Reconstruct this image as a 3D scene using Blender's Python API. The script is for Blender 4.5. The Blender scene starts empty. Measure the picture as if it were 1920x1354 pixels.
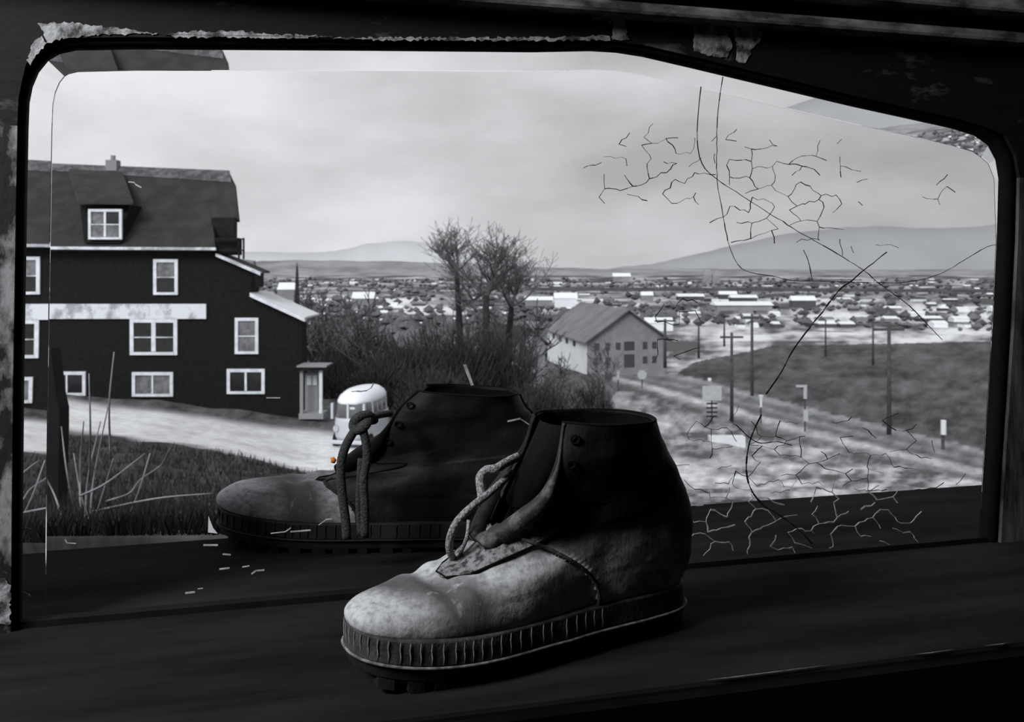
import bpy, bmesh, math, random
from mathutils import Vector, Matrix, noise
random.seed(7)
S = bpy.context.scene
COL = S.collection
F = 1700.0; HOR = 505.0; EYE = 0.33            # focal length in px of a 1920 px wide frame, horizon row, eye height over the ledge

# ------------------------------------------------------------------ camera, world, lights, exposure
cam_d = bpy.data.cameras.new('camera'); cam = bpy.data.objects.new('camera', cam_d); COL.objects.link(cam)
cam_d.sensor_width = 36.0; cam_d.lens = F/1920*36.0; cam_d.shift_y = -(677-HOR)/1920
cam_d.clip_start = 0.02; cam_d.clip_end = 20000
cam.location = (0, 0, EYE); cam.rotation_euler = (math.pi/2, 0, 0)
cam_d.dof.use_dof = True; cam_d.dof.focus_distance = 0.84; cam_d.dof.aperture_fstop = 19
S.camera = cam
S.view_settings.view_transform = 'Standard'; S.view_settings.look = 'None'
S.view_settings.gamma = 1.0; S.view_settings.exposure = 0.0; S.view_settings.use_curve_mapping = False
S.cycles.use_denoising = True
S.cycles.max_bounces = 10; S.cycles.transparent_max_bounces = 24
S.cycles.sample_clamp_indirect = 4.0

w = bpy.data.worlds.new('overcast_sky'); S.world = w; w.use_nodes = True
nt = w.node_tree; nt.nodes.clear()
def N(t, **k):
    n = nt.nodes.new(t)
    for a, b in k.items(): setattr(n, a, b)
    return n
tc = N('ShaderNodeTexCoord'); sep = N('ShaderNodeSeparateXYZ'); nt.links.new(tc.outputs['Generated'], sep.inputs[0])
mp = N('ShaderNodeMapping'); mp.inputs['Scale'].default_value = (1.0, 1.0, 2.4); mp.inputs['Location'].default_value = (3.1, 0.4, 1.2)
nt.links.new(tc.outputs['Generated'], mp.inputs[0])
ns = N('ShaderNodeTexNoise'); ns.inputs['Scale'].default_value = 2.6; ns.inputs['Detail'].default_value = 6; ns.inputs['Roughness'].default_value = .52
nt.links.new(mp.outputs[0], ns.inputs[0])
cr = N('ShaderNodeValToRGB'); e = cr.color_ramp.elements
e[0].position = .34; e[0].color = (.42, .42, .43, 1); e[1].position = .62; e[1].color = (.80, .80, .83, 1)
nt.links.new(ns.outputs['Fac'], cr.inputs[0])
# the overcast is thicker towards the right (+X), thinner low over the town on the left
mr = N('ShaderNodeMapRange'); mr.inputs['From Min'].default_value = -.55; mr.inputs['From Max'].default_value = .6
mr.inputs['To Min'].default_value = 1.24; mr.inputs['To Max'].default_value = .74
nt.links.new(sep.outputs['X'], mr.inputs['Value'])
mx = N('ShaderNodeMix', data_type='RGBA', blend_type='MIX'); mx.inputs[0].default_value = .75
mx.inputs[6].default_value = (.66, .66, .69, 1)
nt.links.new(cr.outputs[0], mx.inputs[7])
vm = N('ShaderNodeVectorMath', operation='SCALE'); nt.links.new(mx.outputs[2], vm.inputs[0]); nt.links.new(mr.outputs[0], vm.inputs['Scale'])
bg = N('ShaderNodeBackground'); bg.inputs['Strength'].default_value = 1.0
nt.links.new(vm.outputs[0], bg.inputs['Color'])
wo = N('ShaderNodeOutputWorld'); nt.links.new(bg.outputs[0], wo.inputs[0])

def light(name, typ, loc, target, energy, **k):
    d = bpy.data.lights.new(name, typ); o = bpy.data.objects.new(name, d); COL.objects.link(o)
    d.energy = energy
    for a, b in k.items(): setattr(d, a, b)
    o.location = loc; o.rotation_euler = (Vector(target)-Vector(loc)).to_track_quat('-Z', 'Y').to_euler()
    return o
light('veiled_sun', 'SUN', (-30, -60, 60), (0, 20, 0), 2.3, angle=math.radians(25))
light('added_room_fill', 'AREA', (-1.15, 0.12, 1.15), (-.05, .80, .08), 34.0, size=.45)  # soft fill lamp added inside the closed room to brighten boot and ledge

# ------------------------------------------------------------------ helpers
def at(px, py, Y): return Vector(((px-960)/F*Y, Y, EYE-(py-HOR)/F*Y))
def gz(py, Y): return EYE-(py-HOR)/F*Y
def gx(px, Y): return (px-960)/F*Y

def obj(name, verts, faces, mat=None, parent=None, smooth=False):
    me = bpy.data.meshes.new(name); me.from_pydata([tuple(v) for v in verts], [], faces); me.update()
    if smooth:
        me.polygons.foreach_set('use_smooth', [True]*len(me.polygons))
    o = bpy.data.objects.new(name, me); COL.objects.link(o)
    if mat: me.materials.append(mat)
    if parent: o.parent = parent
    return o
def tag(o, label=None, cat=None, group=None, kind=None):
    if label: o['label'] = label
    if cat: o['category'] = cat
    if group: o['group'] = group
    if kind: o['kind'] = kind
    return o
def empty(name, loc=(0, 0, 0), rz=0.0):
    o = bpy.data.objects.new(name, None); COL.objects.link(o); o.location = loc; o.rotation_euler = (0, 0, rz)
    o.empty_display_size = .1
    return o
class MB:
    def __init__(s): s.v = []; s.f = []
    def add(s, vs, fs):
        b = len(s.v); s.v += [Vector(v) for v in vs]; s.f += [tuple(i+b for i in f) for f in fs]
    def box(s, x0, x1, y0, y1, z0, z1):
        vs = [(x, y, z) for z in (z0, z1) for y in (y0, y1) for x in (x0, x1)]
        s.add(vs, [(0, 2, 3, 1), (4, 5, 7, 6), (0, 1, 5, 4), (2, 6, 7, 3), (0, 4, 6, 2), (1, 3, 7, 5)])
    def prism(s, poly, off):            # polygon (list of 3D points) extruded by vector off
        n = len(poly); off = Vector(off); vs = [Vector(p) for p in poly]+[Vector(p)+off for p in poly]
        s.add(vs, [tuple(range(n))[::-1], tuple(range(n, 2*n))]+[(i, (i+1) % n, n+(i+1) % n, n+i) for i in range(n)])
    def tube(s, pts, rs, n=6, cap=True):
        pts = [Vector(p) for p in pts]
        if not hasattr(rs, '__len__'): rs = [rs]*len(pts)
        b = len(s.v); up = None
        for i, p in enumerate(pts):
            d = (pts[min(i+1, len(pts)-1)]-pts[max(i-1, 0)])
            if d.length < 1e-9: d = Vector((0, 0, 1))
            d.normalize()
            if up is None: up = d.orthogonal()
            up = (up-d*up.dot(d))
            up = up.normalized() if up.length > 1e-6 else d.orthogonal().normalized()
            sd = d.cross(up)
            for k in range(n):
                a = 2*math.pi*k/n
                s.v.append(p+(up*math.cos(a)+sd*math.sin(a))*rs[i])
        for i in range(len(pts)-1):
            for k in range(n):
                a = b+i*n+k; c = b+i*n+(k+1) % n
                s.f.append((a, c, c+n, a+n))
        if cap:
            s.f.append(tuple(b+k for k in range(n))[::-1]); s.f.append(tuple(b+(len(pts)-1)*n+k for k in range(n)))
    def build(s, name, mat, parent=None, smooth=False): return obj(name, s.v, s.f, mat, parent, smooth)
def one(fn, *a):
    m = MB(); getattr(m, fn)(*a); return m
def bevel(o, wd, seg=2):
    m = o.modifiers.new('bevel', 'BEVEL'); m.width = wd; m.segments = seg; m.limit_method = 'ANGLE'; return o

def g(v, tint=0.0): return (v*(1-tint), v, v*(1+tint*1.5), 1)
def mat(name, c1, c2=None, scale=5.0, rough=.7, lo=.4, hi=.6, bump=0.0, bscale=None, stretch=(1, 1, 1), detail=6, spec=.3, metal=0, dist=.002, tint=.03):
    m = bpy.data.materials.new(name); m.use_nodes = True; t = m.node_tree; b = t.nodes['Principled BSDF']
    b.inputs['Roughness'].default_value = rough; b.inputs['Specular IOR Level'].default_value = spec; b.inputs['Metallic'].default_value = metal
    if c2 is None: c2 = c1*.8
    tc = t.nodes.new('ShaderNodeTexCoord'); mp = t.nodes.new('ShaderNodeMapping'); mp.inputs['Scale'].default_value = stretch
    n = t.nodes.new('ShaderNodeTexNoise'); n.inputs['Scale'].default_value = scale; n.inputs['Detail'].default_value = detail; n.inputs['Roughness'].default_value = .62
    r = t.nodes.new('ShaderNodeValToRGB'); r.color_ramp.elements[0].position = lo; r.color_ramp.elements[1].position = hi
    r.color_ramp.elements[0].color = g(c1, tint); r.color_ramp.elements[1].color = g(c2, tint)
    t.links.new(tc.outputs['Object'], mp.inputs[0]); t.links.new(mp.outputs[0], n.inputs[0]); t.links.new(n.outputs['Fac'], r.inputs[0]); t.links.new(r.outputs[0], b.inputs['Base Color'])
    if bump:
        n2 = t.nodes.new('ShaderNodeTexNoise'); n2.inputs['Scale'].default_value = bscale or scale*3; n2.inputs['Detail'].default_value = 5
        t.links.new(mp.outputs[0], n2.inputs[0])
        bp = t.nodes.new('ShaderNodeBump'); bp.inputs['Strength'].default_value = bump; bp.inputs['Distance'].default_value = dist
        t.links.new(n2.outputs['Fac'], bp.inputs['Height']); t.links.new(bp.outputs[0], b.inputs['Normal'])
    return m
def lerp(a, b, t): return a+(b-a)*t
def interp(x, tab):
    if x <= tab[0][0]: return tab[0][1]
    for (a, va), (b, vb) in zip(tab, tab[1:]):
        if x <= b: return lerp(va, vb, (x-a)/(b-a))
    return tab[-1][1]
def catmull(pts, k):
    pts = [Vector(p) for p in pts]; out = []
    P = [pts[0]*2-pts[1]]+pts+[pts[-1]*2-pts[-2]]
    for i in range(1, len(P)-2):
        for j in range(k):
            t = j/k; a, b, c, d = P[i-1], P[i], P[i+1], P[i+2]
            out.append(.5*((2*b)+(c-a)*t+(2*a-5*b+4*c-d)*t*t+(3*b-a-3*c+d)*t**3))
    out.append(pts[-1]); return out

M = {}
M['rail'] = mat('peeling_dark_paint', .004, .20, 9, .75, .58, .78, bump=.5, stretch=(1, 1, 2.5))
M['jamb'] = mat('weathered_jamb_paint', .010, .27, 34, .8, .46, .60, bump=.5, stretch=(1, 1, .55))
M['rjamb'] = mat('dark_jamb_paint', .01, .12, 22, .8, .42, .62, bump=.5, stretch=(1.6, 1, .3))
M['patch'] = mat('bare_primer', .05, .42, 60, .85, .40, .58, bump=.6)
M['gasket'] = mat('black_rubber', .003, .005, 30, .8, spec=.08)
M['trim'] = mat('grey_moulding_paint', .05, .36, 24, .8, .42, .64, bump=.5, stretch=(.5, 1, 1))
M['wall'] = mat('dark_plaster', .02, .03, 5, .9)
M['ledge'] = mat('worn_black_wood', .008, .021, 7, .95, .36, .66, bump=.35, bscale=40, stretch=(.35, 2.2, 1), spec=.02)
M['ledge_front'] = mat('ledge_underside_wood', .003, .006, 9, .95, spec=.02)
M['scrape'] = mat('pale_scraped_edge', .05, .16, 60, .8, .4, .6)
M['white'] = mat('white_trim_paint', .62, .78, 3, .6, tint=.05)
M['grime_white'] = mat('grimy_white_board', .35, .72, 1.2, .7, .40, .52, tint=.05)
M['siding'] = mat('dark_shingle_siding', .0035, .008, 6, .9)
M['roof'] = mat('asphalt_roof', .026, .040, 1.2, .9, tint=0)
M['roof_worn'] = mat('worn_ridge_roofing', .06, .14, 2.5, .9)
M['glassdark'] = mat('dark_window_pane', .012, .02, 2, .12, spec=.5)
M['curtain'] = mat('pane_with_pale_curtain', .10, .2, 2.5, .5)
M['van'] = mat('white_van_paint', .93, .95, 2, .3, spec=.5, tint=.05)
M['vanbody'] = mat('pale_van_side_paint', .52, .56, 2, .3, spec=.5, tint=.05)
M['vanglass'] = mat('van_glass', .10, .14, 2, .1, spec=.5)
M['tyre'] = mat('tyre', .01, .015, 2, .9)
M['bark'] = mat('bark', .02, .035, 4, .9)
M['twig'] = mat('twigs', .09, .13, 4, .9)
M['brush'] = mat('brush_twigs', .03, .06, 2, .9)
M['conifer'] = mat('conifer_needles', .03, .045, 2, .9)
M['post'] = mat('black_wood', .004, .007, 4, .8)
M['weed'] = mat('dry_weed', .18, .34, 4, .8)
M['pole'] = mat('pole_wood', .05, .08, 4, .9)
M['sign'] = mat('white_sign_face', .68, .74, 4, .5)
M['signgrey'] = mat('grey_sign_face', .4, .46, 4, .5)
M['townwhite'] = mat('snowy_white_roof', .8, .86, .05, .8)
M['townmid'] = mat('grey_town_wall', .20, .32, .05, .8)
M['towndark'] = mat('dark_town_wall', .06, .1, .05, .8)
M['h2wall'] = mat('grey_clapboard', .22, .27, 1, .8)
M['h2white'] = mat('white_clapboard', .72, .8, .4, .8)
M['h2roof'] = mat('grey_roof', .15, .2, .4, .8)
M['sole'] = mat('black_rubber_sole', .007, .012, 60, .7, bump=.3)
M['welt'] = mat('dark_welt', .022, .05, 90, .75, bump=.4)
M['lip'] = mat('dusty_sole_edge', .07, .22, 120, .8, .4, .6)
M['stitch'] = mat('waxed_thread', .10, .22, 150, .8)
M['tongue'] = mat('black_tongue_leather', .004, .006, 60, .9, spec=.08)
M['mottle'] = mat('mottled_gusset_leather', .03, .21, 150, .8, .40, .56, bump=.5)
M['lace'] = mat('rope_lace', .10, .34, 400, .9, .4, .6, bump=1.0, bscale=500)
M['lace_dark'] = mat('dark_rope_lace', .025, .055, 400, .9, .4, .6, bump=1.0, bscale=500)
M['brass'] = mat('worn_eyelet_metal', .25, .5, 200, .35, metal=.7)
M['crack'] = mat('black_crack', .006, .012, 60, .8)
M['pale_crack'] = mat('pale_flaking_edge', .30, .60, 80, .8)
M['chip'] = mat('white_flake', .8, .85, 80, .8)
M['orange'] = mat('orange_fleck', .3, .3, 3, .7)
M['orange'].node_tree.nodes['Principled BSDF'].inputs['Base Color'].default_value = (.7, .2, .02, 1)
for l in list(M['orange'].node_tree.links):
    if l.to_socket.name == 'Base Color': M['orange'].node_tree.links.remove(l)
M['hill_far'] = mat('haze_tinted_far_hill', .52, .56, .0008, .95)  # distance haze painted into the hill and mountain greys as lighter albedo
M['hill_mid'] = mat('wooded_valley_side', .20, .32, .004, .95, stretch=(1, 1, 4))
M['mountain'] = mat('haze_tinted_mountain', .29, .35, .0006, .95)

m = bpy.data.materials.new('clear_glass'); m.use_nodes = True; t = m.node_tree; t.nodes.clear()
tb = t.nodes.new('ShaderNodeBsdfTransparent'); tb.inputs[0].default_value = (.97, .97, .97, 1)
o_ = t.nodes.new('ShaderNodeOutputMaterial'); t.links.new(tb.outputs[0], o_.inputs[0]); M['clear'] = m
m = bpy.data.materials.new('bevelled_glass'); m.use_nodes = True; t = m.node_tree; t.nodes.clear()
tb = t.nodes.new('ShaderNodeBsdfRefraction'); tb.inputs['IOR'].default_value = 1.52; tb.inputs['Roughness'].default_value = .0
o_ = t.nodes.new('ShaderNodeOutputMaterial'); t.links.new(tb.outputs[0], o_.inputs[0]); M['bevel'] = m

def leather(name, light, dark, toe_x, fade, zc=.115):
    """mottled leather: pale at the toe, black towards heel and shaft"""
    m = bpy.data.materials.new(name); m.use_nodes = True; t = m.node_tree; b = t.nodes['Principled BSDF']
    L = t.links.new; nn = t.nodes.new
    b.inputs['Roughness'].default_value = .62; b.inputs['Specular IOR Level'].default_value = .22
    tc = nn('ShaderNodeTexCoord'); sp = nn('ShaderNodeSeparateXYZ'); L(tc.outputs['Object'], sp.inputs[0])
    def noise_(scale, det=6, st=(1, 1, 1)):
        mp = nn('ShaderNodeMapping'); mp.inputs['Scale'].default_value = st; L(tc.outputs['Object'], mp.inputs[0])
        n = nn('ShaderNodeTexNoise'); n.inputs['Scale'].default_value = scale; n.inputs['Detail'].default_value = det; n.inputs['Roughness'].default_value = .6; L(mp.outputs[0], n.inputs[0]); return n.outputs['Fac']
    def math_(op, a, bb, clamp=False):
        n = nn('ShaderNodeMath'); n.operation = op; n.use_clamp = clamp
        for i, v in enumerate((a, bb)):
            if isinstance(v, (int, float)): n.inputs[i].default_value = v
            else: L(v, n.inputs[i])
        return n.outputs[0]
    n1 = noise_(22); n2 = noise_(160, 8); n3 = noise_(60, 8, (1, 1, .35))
    # paleness by position: rises towards the toe, drops up the shaft
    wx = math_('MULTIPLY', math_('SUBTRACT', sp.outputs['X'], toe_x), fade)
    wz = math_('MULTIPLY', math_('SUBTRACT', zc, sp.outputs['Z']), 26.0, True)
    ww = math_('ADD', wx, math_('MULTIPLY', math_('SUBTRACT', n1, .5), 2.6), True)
    pale_fac = math_('MULTIPLY', ww, wz, True)
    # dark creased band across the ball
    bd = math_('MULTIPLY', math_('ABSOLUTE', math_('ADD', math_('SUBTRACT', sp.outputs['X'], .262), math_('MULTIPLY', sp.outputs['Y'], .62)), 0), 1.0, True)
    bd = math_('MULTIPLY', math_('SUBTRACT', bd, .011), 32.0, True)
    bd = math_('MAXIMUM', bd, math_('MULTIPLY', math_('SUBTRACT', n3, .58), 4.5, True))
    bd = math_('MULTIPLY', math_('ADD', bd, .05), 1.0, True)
    pale_fac = math_('MULTIPLY', pale_fac, bd)
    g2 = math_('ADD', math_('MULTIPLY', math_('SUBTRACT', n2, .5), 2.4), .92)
    pale_fac = math_('MULTIPLY', pale_fac, g2, True)
    mx = nn('ShaderNodeMix'); mx.data_type = 'RGBA'; L(pale_fac, mx.inputs[0]); mx.inputs[6].default_value = g(dark, .03); mx.inputs[7].default_value = g(light, .03)
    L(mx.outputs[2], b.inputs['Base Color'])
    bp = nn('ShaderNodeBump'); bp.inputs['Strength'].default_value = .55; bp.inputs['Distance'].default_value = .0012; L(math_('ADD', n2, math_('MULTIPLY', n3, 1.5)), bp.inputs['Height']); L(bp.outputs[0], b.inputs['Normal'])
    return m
M['vamp'] = leather('pale_toe_vamp_leather', .44, .06, .045, 11)
M['quarter'] = leather('dark_shaft_quarter_leather', .42, .0055, -.09, 6.5, .104)
M['vamp2'] = leather('rear_vamp_leather', .50, .05, .11, 9)
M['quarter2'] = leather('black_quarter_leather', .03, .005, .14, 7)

# ------------------------------------------------------------------ window plane frame
T = Vector((.9684, .2493, 0)); NN = Vector((-.2493, .9684, 0)); Y0 = .9536; ANG = math.atan2(.2493, .9684)
def wl(px, py, d=0.0):                    # pixel -> (s, d, z) on the plane of the glass
    u = (px-960)/F; Y = Y0/(1-.2574*u); X = u*Y
    return Vector((X*T.x+(Y-Y0)*T.y, d, EYE-(py-HOR)/F*Y))
win = empty('window_1', (0, Y0, 0), ANG); tag(win, 'old window with rounded corners, sloped top right and cracked glass behind the front boot', 'window', kind='structure')
outline_px = [(36, 1175), (37, 1000), (40, 700), (45, 400), (48, 240), (50, 190), (56, 160), (68, 132), (86, 110), (108, 97), (140, 90), (250, 88), (400, 89), (700, 91), (1000, 94), (1110, 92), (1160, 95), (1210, 103), (1300, 124), (1400, 148), (1500, 172), (1600, 196), (1700, 218), (1790, 238), (1835, 252), (1860, 270), (1875, 298), (1881, 335), (1878, 450), (1871, 600), (1862, 750), (1852, 900), (1846, 1013)]
OUT = [wl(*p) for p in outline_px]; OUT[0].z = 0; OUT[-1].z = 0
def offset(poly, dist):                   # + = inward
    res = []
    for i, p in enumerate(poly):
        a = poly[max(i-1, 0)]; b = poly[min(i+1, len(poly)-1)]
        d = Vector((b.x-a.x, 0, b.z-a.z)).normalized(); nrm = Vector((d.z, 0, -d.x))
        q = p+nrm*dist
        if i in (0, len(poly)-1): q.z = p.z
        res.append(q)
    return res
INN = []
for i_, (o1, o2) in enumerate(zip(offset(OUT, .0225), offset(OUT, .003))): INN.append(o2 if i_ >= 28 else (o1.lerp(o2, (i_-25)/3) if i_ > 25 else o1))
# clear pane
mb = MB(); n = len(INN)
mb.add([p+Vector((0, 0, 0)) for p in INN]+[p+Vector((0, .0065, 0)) for p in INN], [tuple(range(n)), tuple(range(2*n-1, n-1, -1))]+[(i, i+n, (i+1) % n+n, (i+1) % n) for i in range(n)])
tag(mb.build('glass_pane', M['clear'], win), 'clear cracked pane')
# bevelled border (a thin wedge towards the rim)
mb = MB()
Rw = Matrix.Rotation(-ANG, 3, 'Z'); eye_l = Rw @ Vector((0, -Y0, EYE))
for i in range(n):
    vd = INN[i]-eye_l; vd = vd/vd.y*.0064*.8; th = .0055*min(1, (INN[i]-OUT[i]).length/.0225)
    mb.v += [INN[i]+Vector((0, .0060-th, 0)), OUT[i]+Vector((0, .0058, 0)), OUT[i]+Vector((0, .0067, 0)), INN[i]+Vector((vd.x*th/.0055, .0067, vd.z*th/.0055))]
for i in range(n-1):
    a = 4*i; b = a+4
    for k in range(3): mb.f.append((a+k, a+(k+1) % 4, b+(k+1) % 4, b+k))
mb.f += [(3, 2, 1, 0), (4*n-4, 4*n-3, 4*n-2, 4*n-1)]
bv = mb.build('bevelled_edge', M['bevel'], win)
bm = bmesh.new(); bm.from_mesh(bv.data); bmesh.ops.recalc_face_normals(bm, faces=bm.faces); bm.to_mesh(bv.data); bm.free()
tag(bv, 'bevelled glass rim that doubles the house')
# gasket
G1 = offset(OUT, .001); widths = [.004 if p[0] < 60 else (.013 if p[0] > 1840 else .0065) for p in outline_px]
G2 = []
for i, p in enumerate(offset(OUT, -1.0)):
    dd = (p-OUT[i]); dd.z = dd.z if 0 < i < n-1 else 0
    G2.append(OUT[i]+dd.normalized()*widths[i])
mb = MB()
for i in range(n):
    mid = (G1[i]+G2[i])/2
    mb.v += [G1[i]+Vector((0, .008, 0)), G1[i]+Vector((0, -.004, 0)), mid+Vector((0, -.009, 0)), G2[i]+Vector((0, -.007, 0)), G2[i]+Vector((0, .008, 0))]
for i in range(n-1):
    for k in range(5): mb.f.append((5*i+k, 5*i+(k+1) % 5, 5*i+5+(k+1) % 5, 5*i+5+k))
mb.build('rubber_gasket', M['gasket'], win, True)
mb = MB(); a_, b_ = OUT[0], OUT[-1]
mb.prism([(a_.x-.004, -.006, 0), (a_.x-.004, -.004, .0055), (a_.x-.004, .009, .0055), (a_.x-.004, .012, 0)], (b_.x-a_.x+.008, 0, 0)); mb.build('bottom_gasket', M['gasket'], win)
# frame boards: strips between the gasket and the outer rectangle
def board(name, idx, outer, mt, d0=-.012, d1=.02):
    mb = MB(); k = len(idx)
    for j, i in enumerate(idx):
        p = G2[i]; q = outer(p, j/(k-1))
        mb.v += [p+Vector((0, d0, 0)), q+Vector((0, d0, 0)), q+Vector((0, d1, 0)), p+Vector((0, d1, 0))]
    for j in range(k-1):
        for e_ in range(4): mb.f.append((4*j+e_, 4*j+4+e_, 4*j+4+(e_+1) % 4, 4*j+(e_+1) % 4))
    mb.f += [(0, 1, 2, 3), (4*k-1, 4*k-2, 4*k-3, 4*k-4)]
    return mb.build(name, mt, win)
ztop = .60
board('left_jamb', list(range(0, 5)), lambda p, t: Vector((-.62, 0, p.z)), M['jamb'])
board('right_jamb', list(range(27, n)), lambda p, t: Vector((.80, 0, p.z)), M['rjamb'])
sa, sb = G2[4], G2[27]
def topout(p, t):
    if p.z < .46 and p.x < 0: return Vector((-.62, 0, p.z))
    return Vector((lerp(-.62, .80, (p.x-sa.x)/(sb.x-sa.x)), 0, ztop))
mb = MB(); idx = list(range(4, 28)); pts2 = [G2[i] for i in idx]
# fan of quads to the top edge, with the corner boxes
outs = []
for i in idx:
    p = G2[i]
    if i == 4: q = Vector((-.62, 0, p.z))
    elif i == 27: q = Vector((.80, 0, p.z))
    elif i < 9: q = Vector((-.62, 0, lerp(sa.z, ztop, (i-4)/5)))
    elif i > 23: q = Vector((.80, 0, lerp(ztop, sb.z, (i-23)/4)))
    elif i == 9: q = Vector((-.62, 0, ztop))
    elif i == 23: q = Vector((.80, 0, ztop))
    else: q = Vector((p.x, 0, ztop))
    outs.append(q)
for p, q in zip(pts2, outs): mb.v += [p+Vector((0, -.012, 0)), q+Vector((0, -.012, 0)), q+Vector((0, .02, 0)), p+Vector((0, .02, 0))]
for j in range(len(idx)-1):
    for e_ in range(4): mb.f.append((4*j+e_, 4*j+4+e_, 4*j+4+(e_+1) % 4, 4*j+(e_+1) % 4))
mb.build('top_rail', M['rail'], win)
# bare patches where the paint has flaked off the boards
def patch(pts, seed, d=-.0128):
    rnd = random.Random(seed); cen = [sum(p[0] for p in pts)/len(pts), sum(p[1] for p in pts)/len(pts)]
    out = []
    for i, p in enumerate(pts):
        q = pts[(i+1) % len(pts)]
        L = math.hypot(q[0]-p[0], q[1]-p[1]); k = max(1, int(L/5))
        for j in range(k):
            t_ = j/k; out.append(wl(lerp(p[0], q[0], t_)+rnd.uniform(-2.5, 2.5), lerp(p[1], q[1], t_)+rnd.uniform(-2.5, 2.5), d))
    mb = MB(); mb.prism(out, (0, .0006, 0)); mb.build('bare_patch', M['patch'], win)
patch([(1098, 12), (1140, 18), (1168, 26), (1164, 55), (1170, 80), (1140, 80), (1142, 50), (1120, 42), (1104, 42)], 1)
patch([(1285, 42), (1330, 48), (1352, 62), (1362, 90), (1352, 112), (1318, 108), (1290, 102), (1292, 70)], 2)
patch([(1362, 55), (1405, 56), (1420, 70), (1400, 96), (1388, 122), (1368, 118), (1372, 84)], 3)
patch([(78, 52), (130, 48), (190, 56), (250, 62), (300, 70), (200, 71), (120, 78), (96, 88)], 4)
patch([(310, 70), (380, 64), (470, 66), (520, 70), (620, 74), (560, 77), (330, 76)], 5)
patch([(620, 77), (800, 76), (1000, 76), (1138, 72), (1138, 80), (1000, 82), (700, 81)], 9)
patch([(0, 1076), (18, 1075), (27, 1090), (26, 1160), (0, 1162)], 6)
patch([(1192, 25), (1225, 30), (1228, 40), (1210, 42)], 7)
patch([(66, 90), (84, 74), (96, 88), (76, 108), (62, 128), (58, 120)], 8)
# cracks
def ribbon(mb, pts, wd, d=-.0008):
    P = [wl(*p, d) for p in pts]
    for a, b in zip(P, P[1:]):
        v = b-a; L = v.length
        if L < 1e-6: continue
        v /= L; nr = Vector((v.z, 0, -v.x))*wd*random.uniform(.5, 1.15)/2; a2 = a-v*wd*.2; b2 = b+v*wd*.2
        mb.prism([a2-nr, b2-nr, b2+nr, a2+nr], (0, .0006, 0))
def jag(pts, amp=1.5, step=9):
    out = []
    for a, b in zip(pts, pts[1:]):
        L = math.hypot(b[0]-a[0], b[1]-a[1]); k = max(1, int(L/step))
        out += [(lerp(a[0], b[0], j/k)+random.uniform(-amp, amp)*(j > 0), lerp(a[1], b[1], j/k)+random.uniform(-amp, amp)*(j > 0)) for j in range(k)]
    return out+[pts[-1]]
CR = [([(1314, 163), (1309, 210), (1307, 264), (1316, 307), (1344, 336), (1431, 393), (1508, 441), (1560, 470), (1618, 506), (1642, 527), (1658, 539), (1704, 573), (1735, 605), (1766, 637)], .0010),
      ([(1355, 144), (1348, 190), (1344, 240), (1344, 336), (1352, 384), (1364, 451), (1383, 496), (1407, 511), (1450, 518), (1484, 526), (1550, 528), (1642, 530), (1700, 529), (1758, 515), (1812, 485), (1850, 463), (1874, 458)], .0009),
      ([(1662, 473), (1615, 510), (1596, 527), (1573, 544), (1535, 593), (1488, 654), (1465, 697), (1436, 739)], .0016),
      ([(1427, 778), (1411, 812), (1402, 843), (1399, 882), (1407, 916), (1430, 947), (1460, 965), (1496, 992), (1522, 1019)], .0019),
      ([(1506, 469), (1515, 489), (1523, 527)], .0010),
      ([(1380, 797), (1407, 822), (1427, 831), (1457, 828), (1484, 835)], .0010)]
for pts, wd in CR:
    mb = MB(); ribbon(mb, jag([(p.x, p.y) for p in catmull([(a, b, 0) for a, b in pts], 3)], 1.0, 10), wd); mb.build('crack', M['crack'], win)
def crazing(rects, cell, prob, wd, seed, mt, name):
    rnd = random.Random(seed); mb = MB(); cnt = 0
    for (x0, y0, x1, y1, pr) in rects:
        def node(i, j, k):
            r2 = random.Random(seed*7919+i*613+j*37+k)
            cx = x0+i*cell*1.5; cy = y0+(j+.5*(i % 2))*cell*1.1
            return (cx+(cell*.5 if k == 0 else -cell*.5)+r2.uniform(-.32, .32)*cell, cy+r2.uniform(-.32, .32)*cell)
        for i in range(int((x1-x0)/cell/1.5)+1):
            for j in range(int((y1-y0)/cell/1.1)+1):
                jj = j if i % 2 else j-1
                for a, b in ((node(i, j, 0), node(i, j, 1)), (node(i, j, 0), node(i+1, jj, 1)), (node(i, j, 0), node(i+1, jj+1, 1))):
                    fx = (a[0]-x0)/(x1-x0); fy = (a[1]-y0)/(y1-y0)
                    edge = min(1, 5*min(fx, 1-fx, fy, 1-fy)+.25) if 0 < fx < 1 and 0 < fy < 1 else .1
                    if rnd.random() < pr*edge:
                        ribbon(mb, jag([a, b], cell*.10, cell*.3), wd*rnd.uniform(.5, 1.3)); cnt += 1
    return tag(mb.build(name, mt, win), kind='stuff')
tag(crazing([(1110, 250, 1345, 385, .58), (1345, 255, 1600, 470, .75), (1740, 340, 1800, 400, .4), (1210, 560, 1330, 700, .3), (1270, 780, 1780, 925, .60), (870, 330, 900, 355, .5)], 28, .5, .0008, 5, M['crack'], 'dark_crazing'))
crazing([(1270, 905, 1740, 1035, .60), (1580, 430, 1700, 470, .15), (640, 690, 760, 760, .05), (250, 320, 300, 360, .3)], 26, .5, .0012, 9, M['pale_crack'], 'pale_crazing')
mb = MB()
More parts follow.
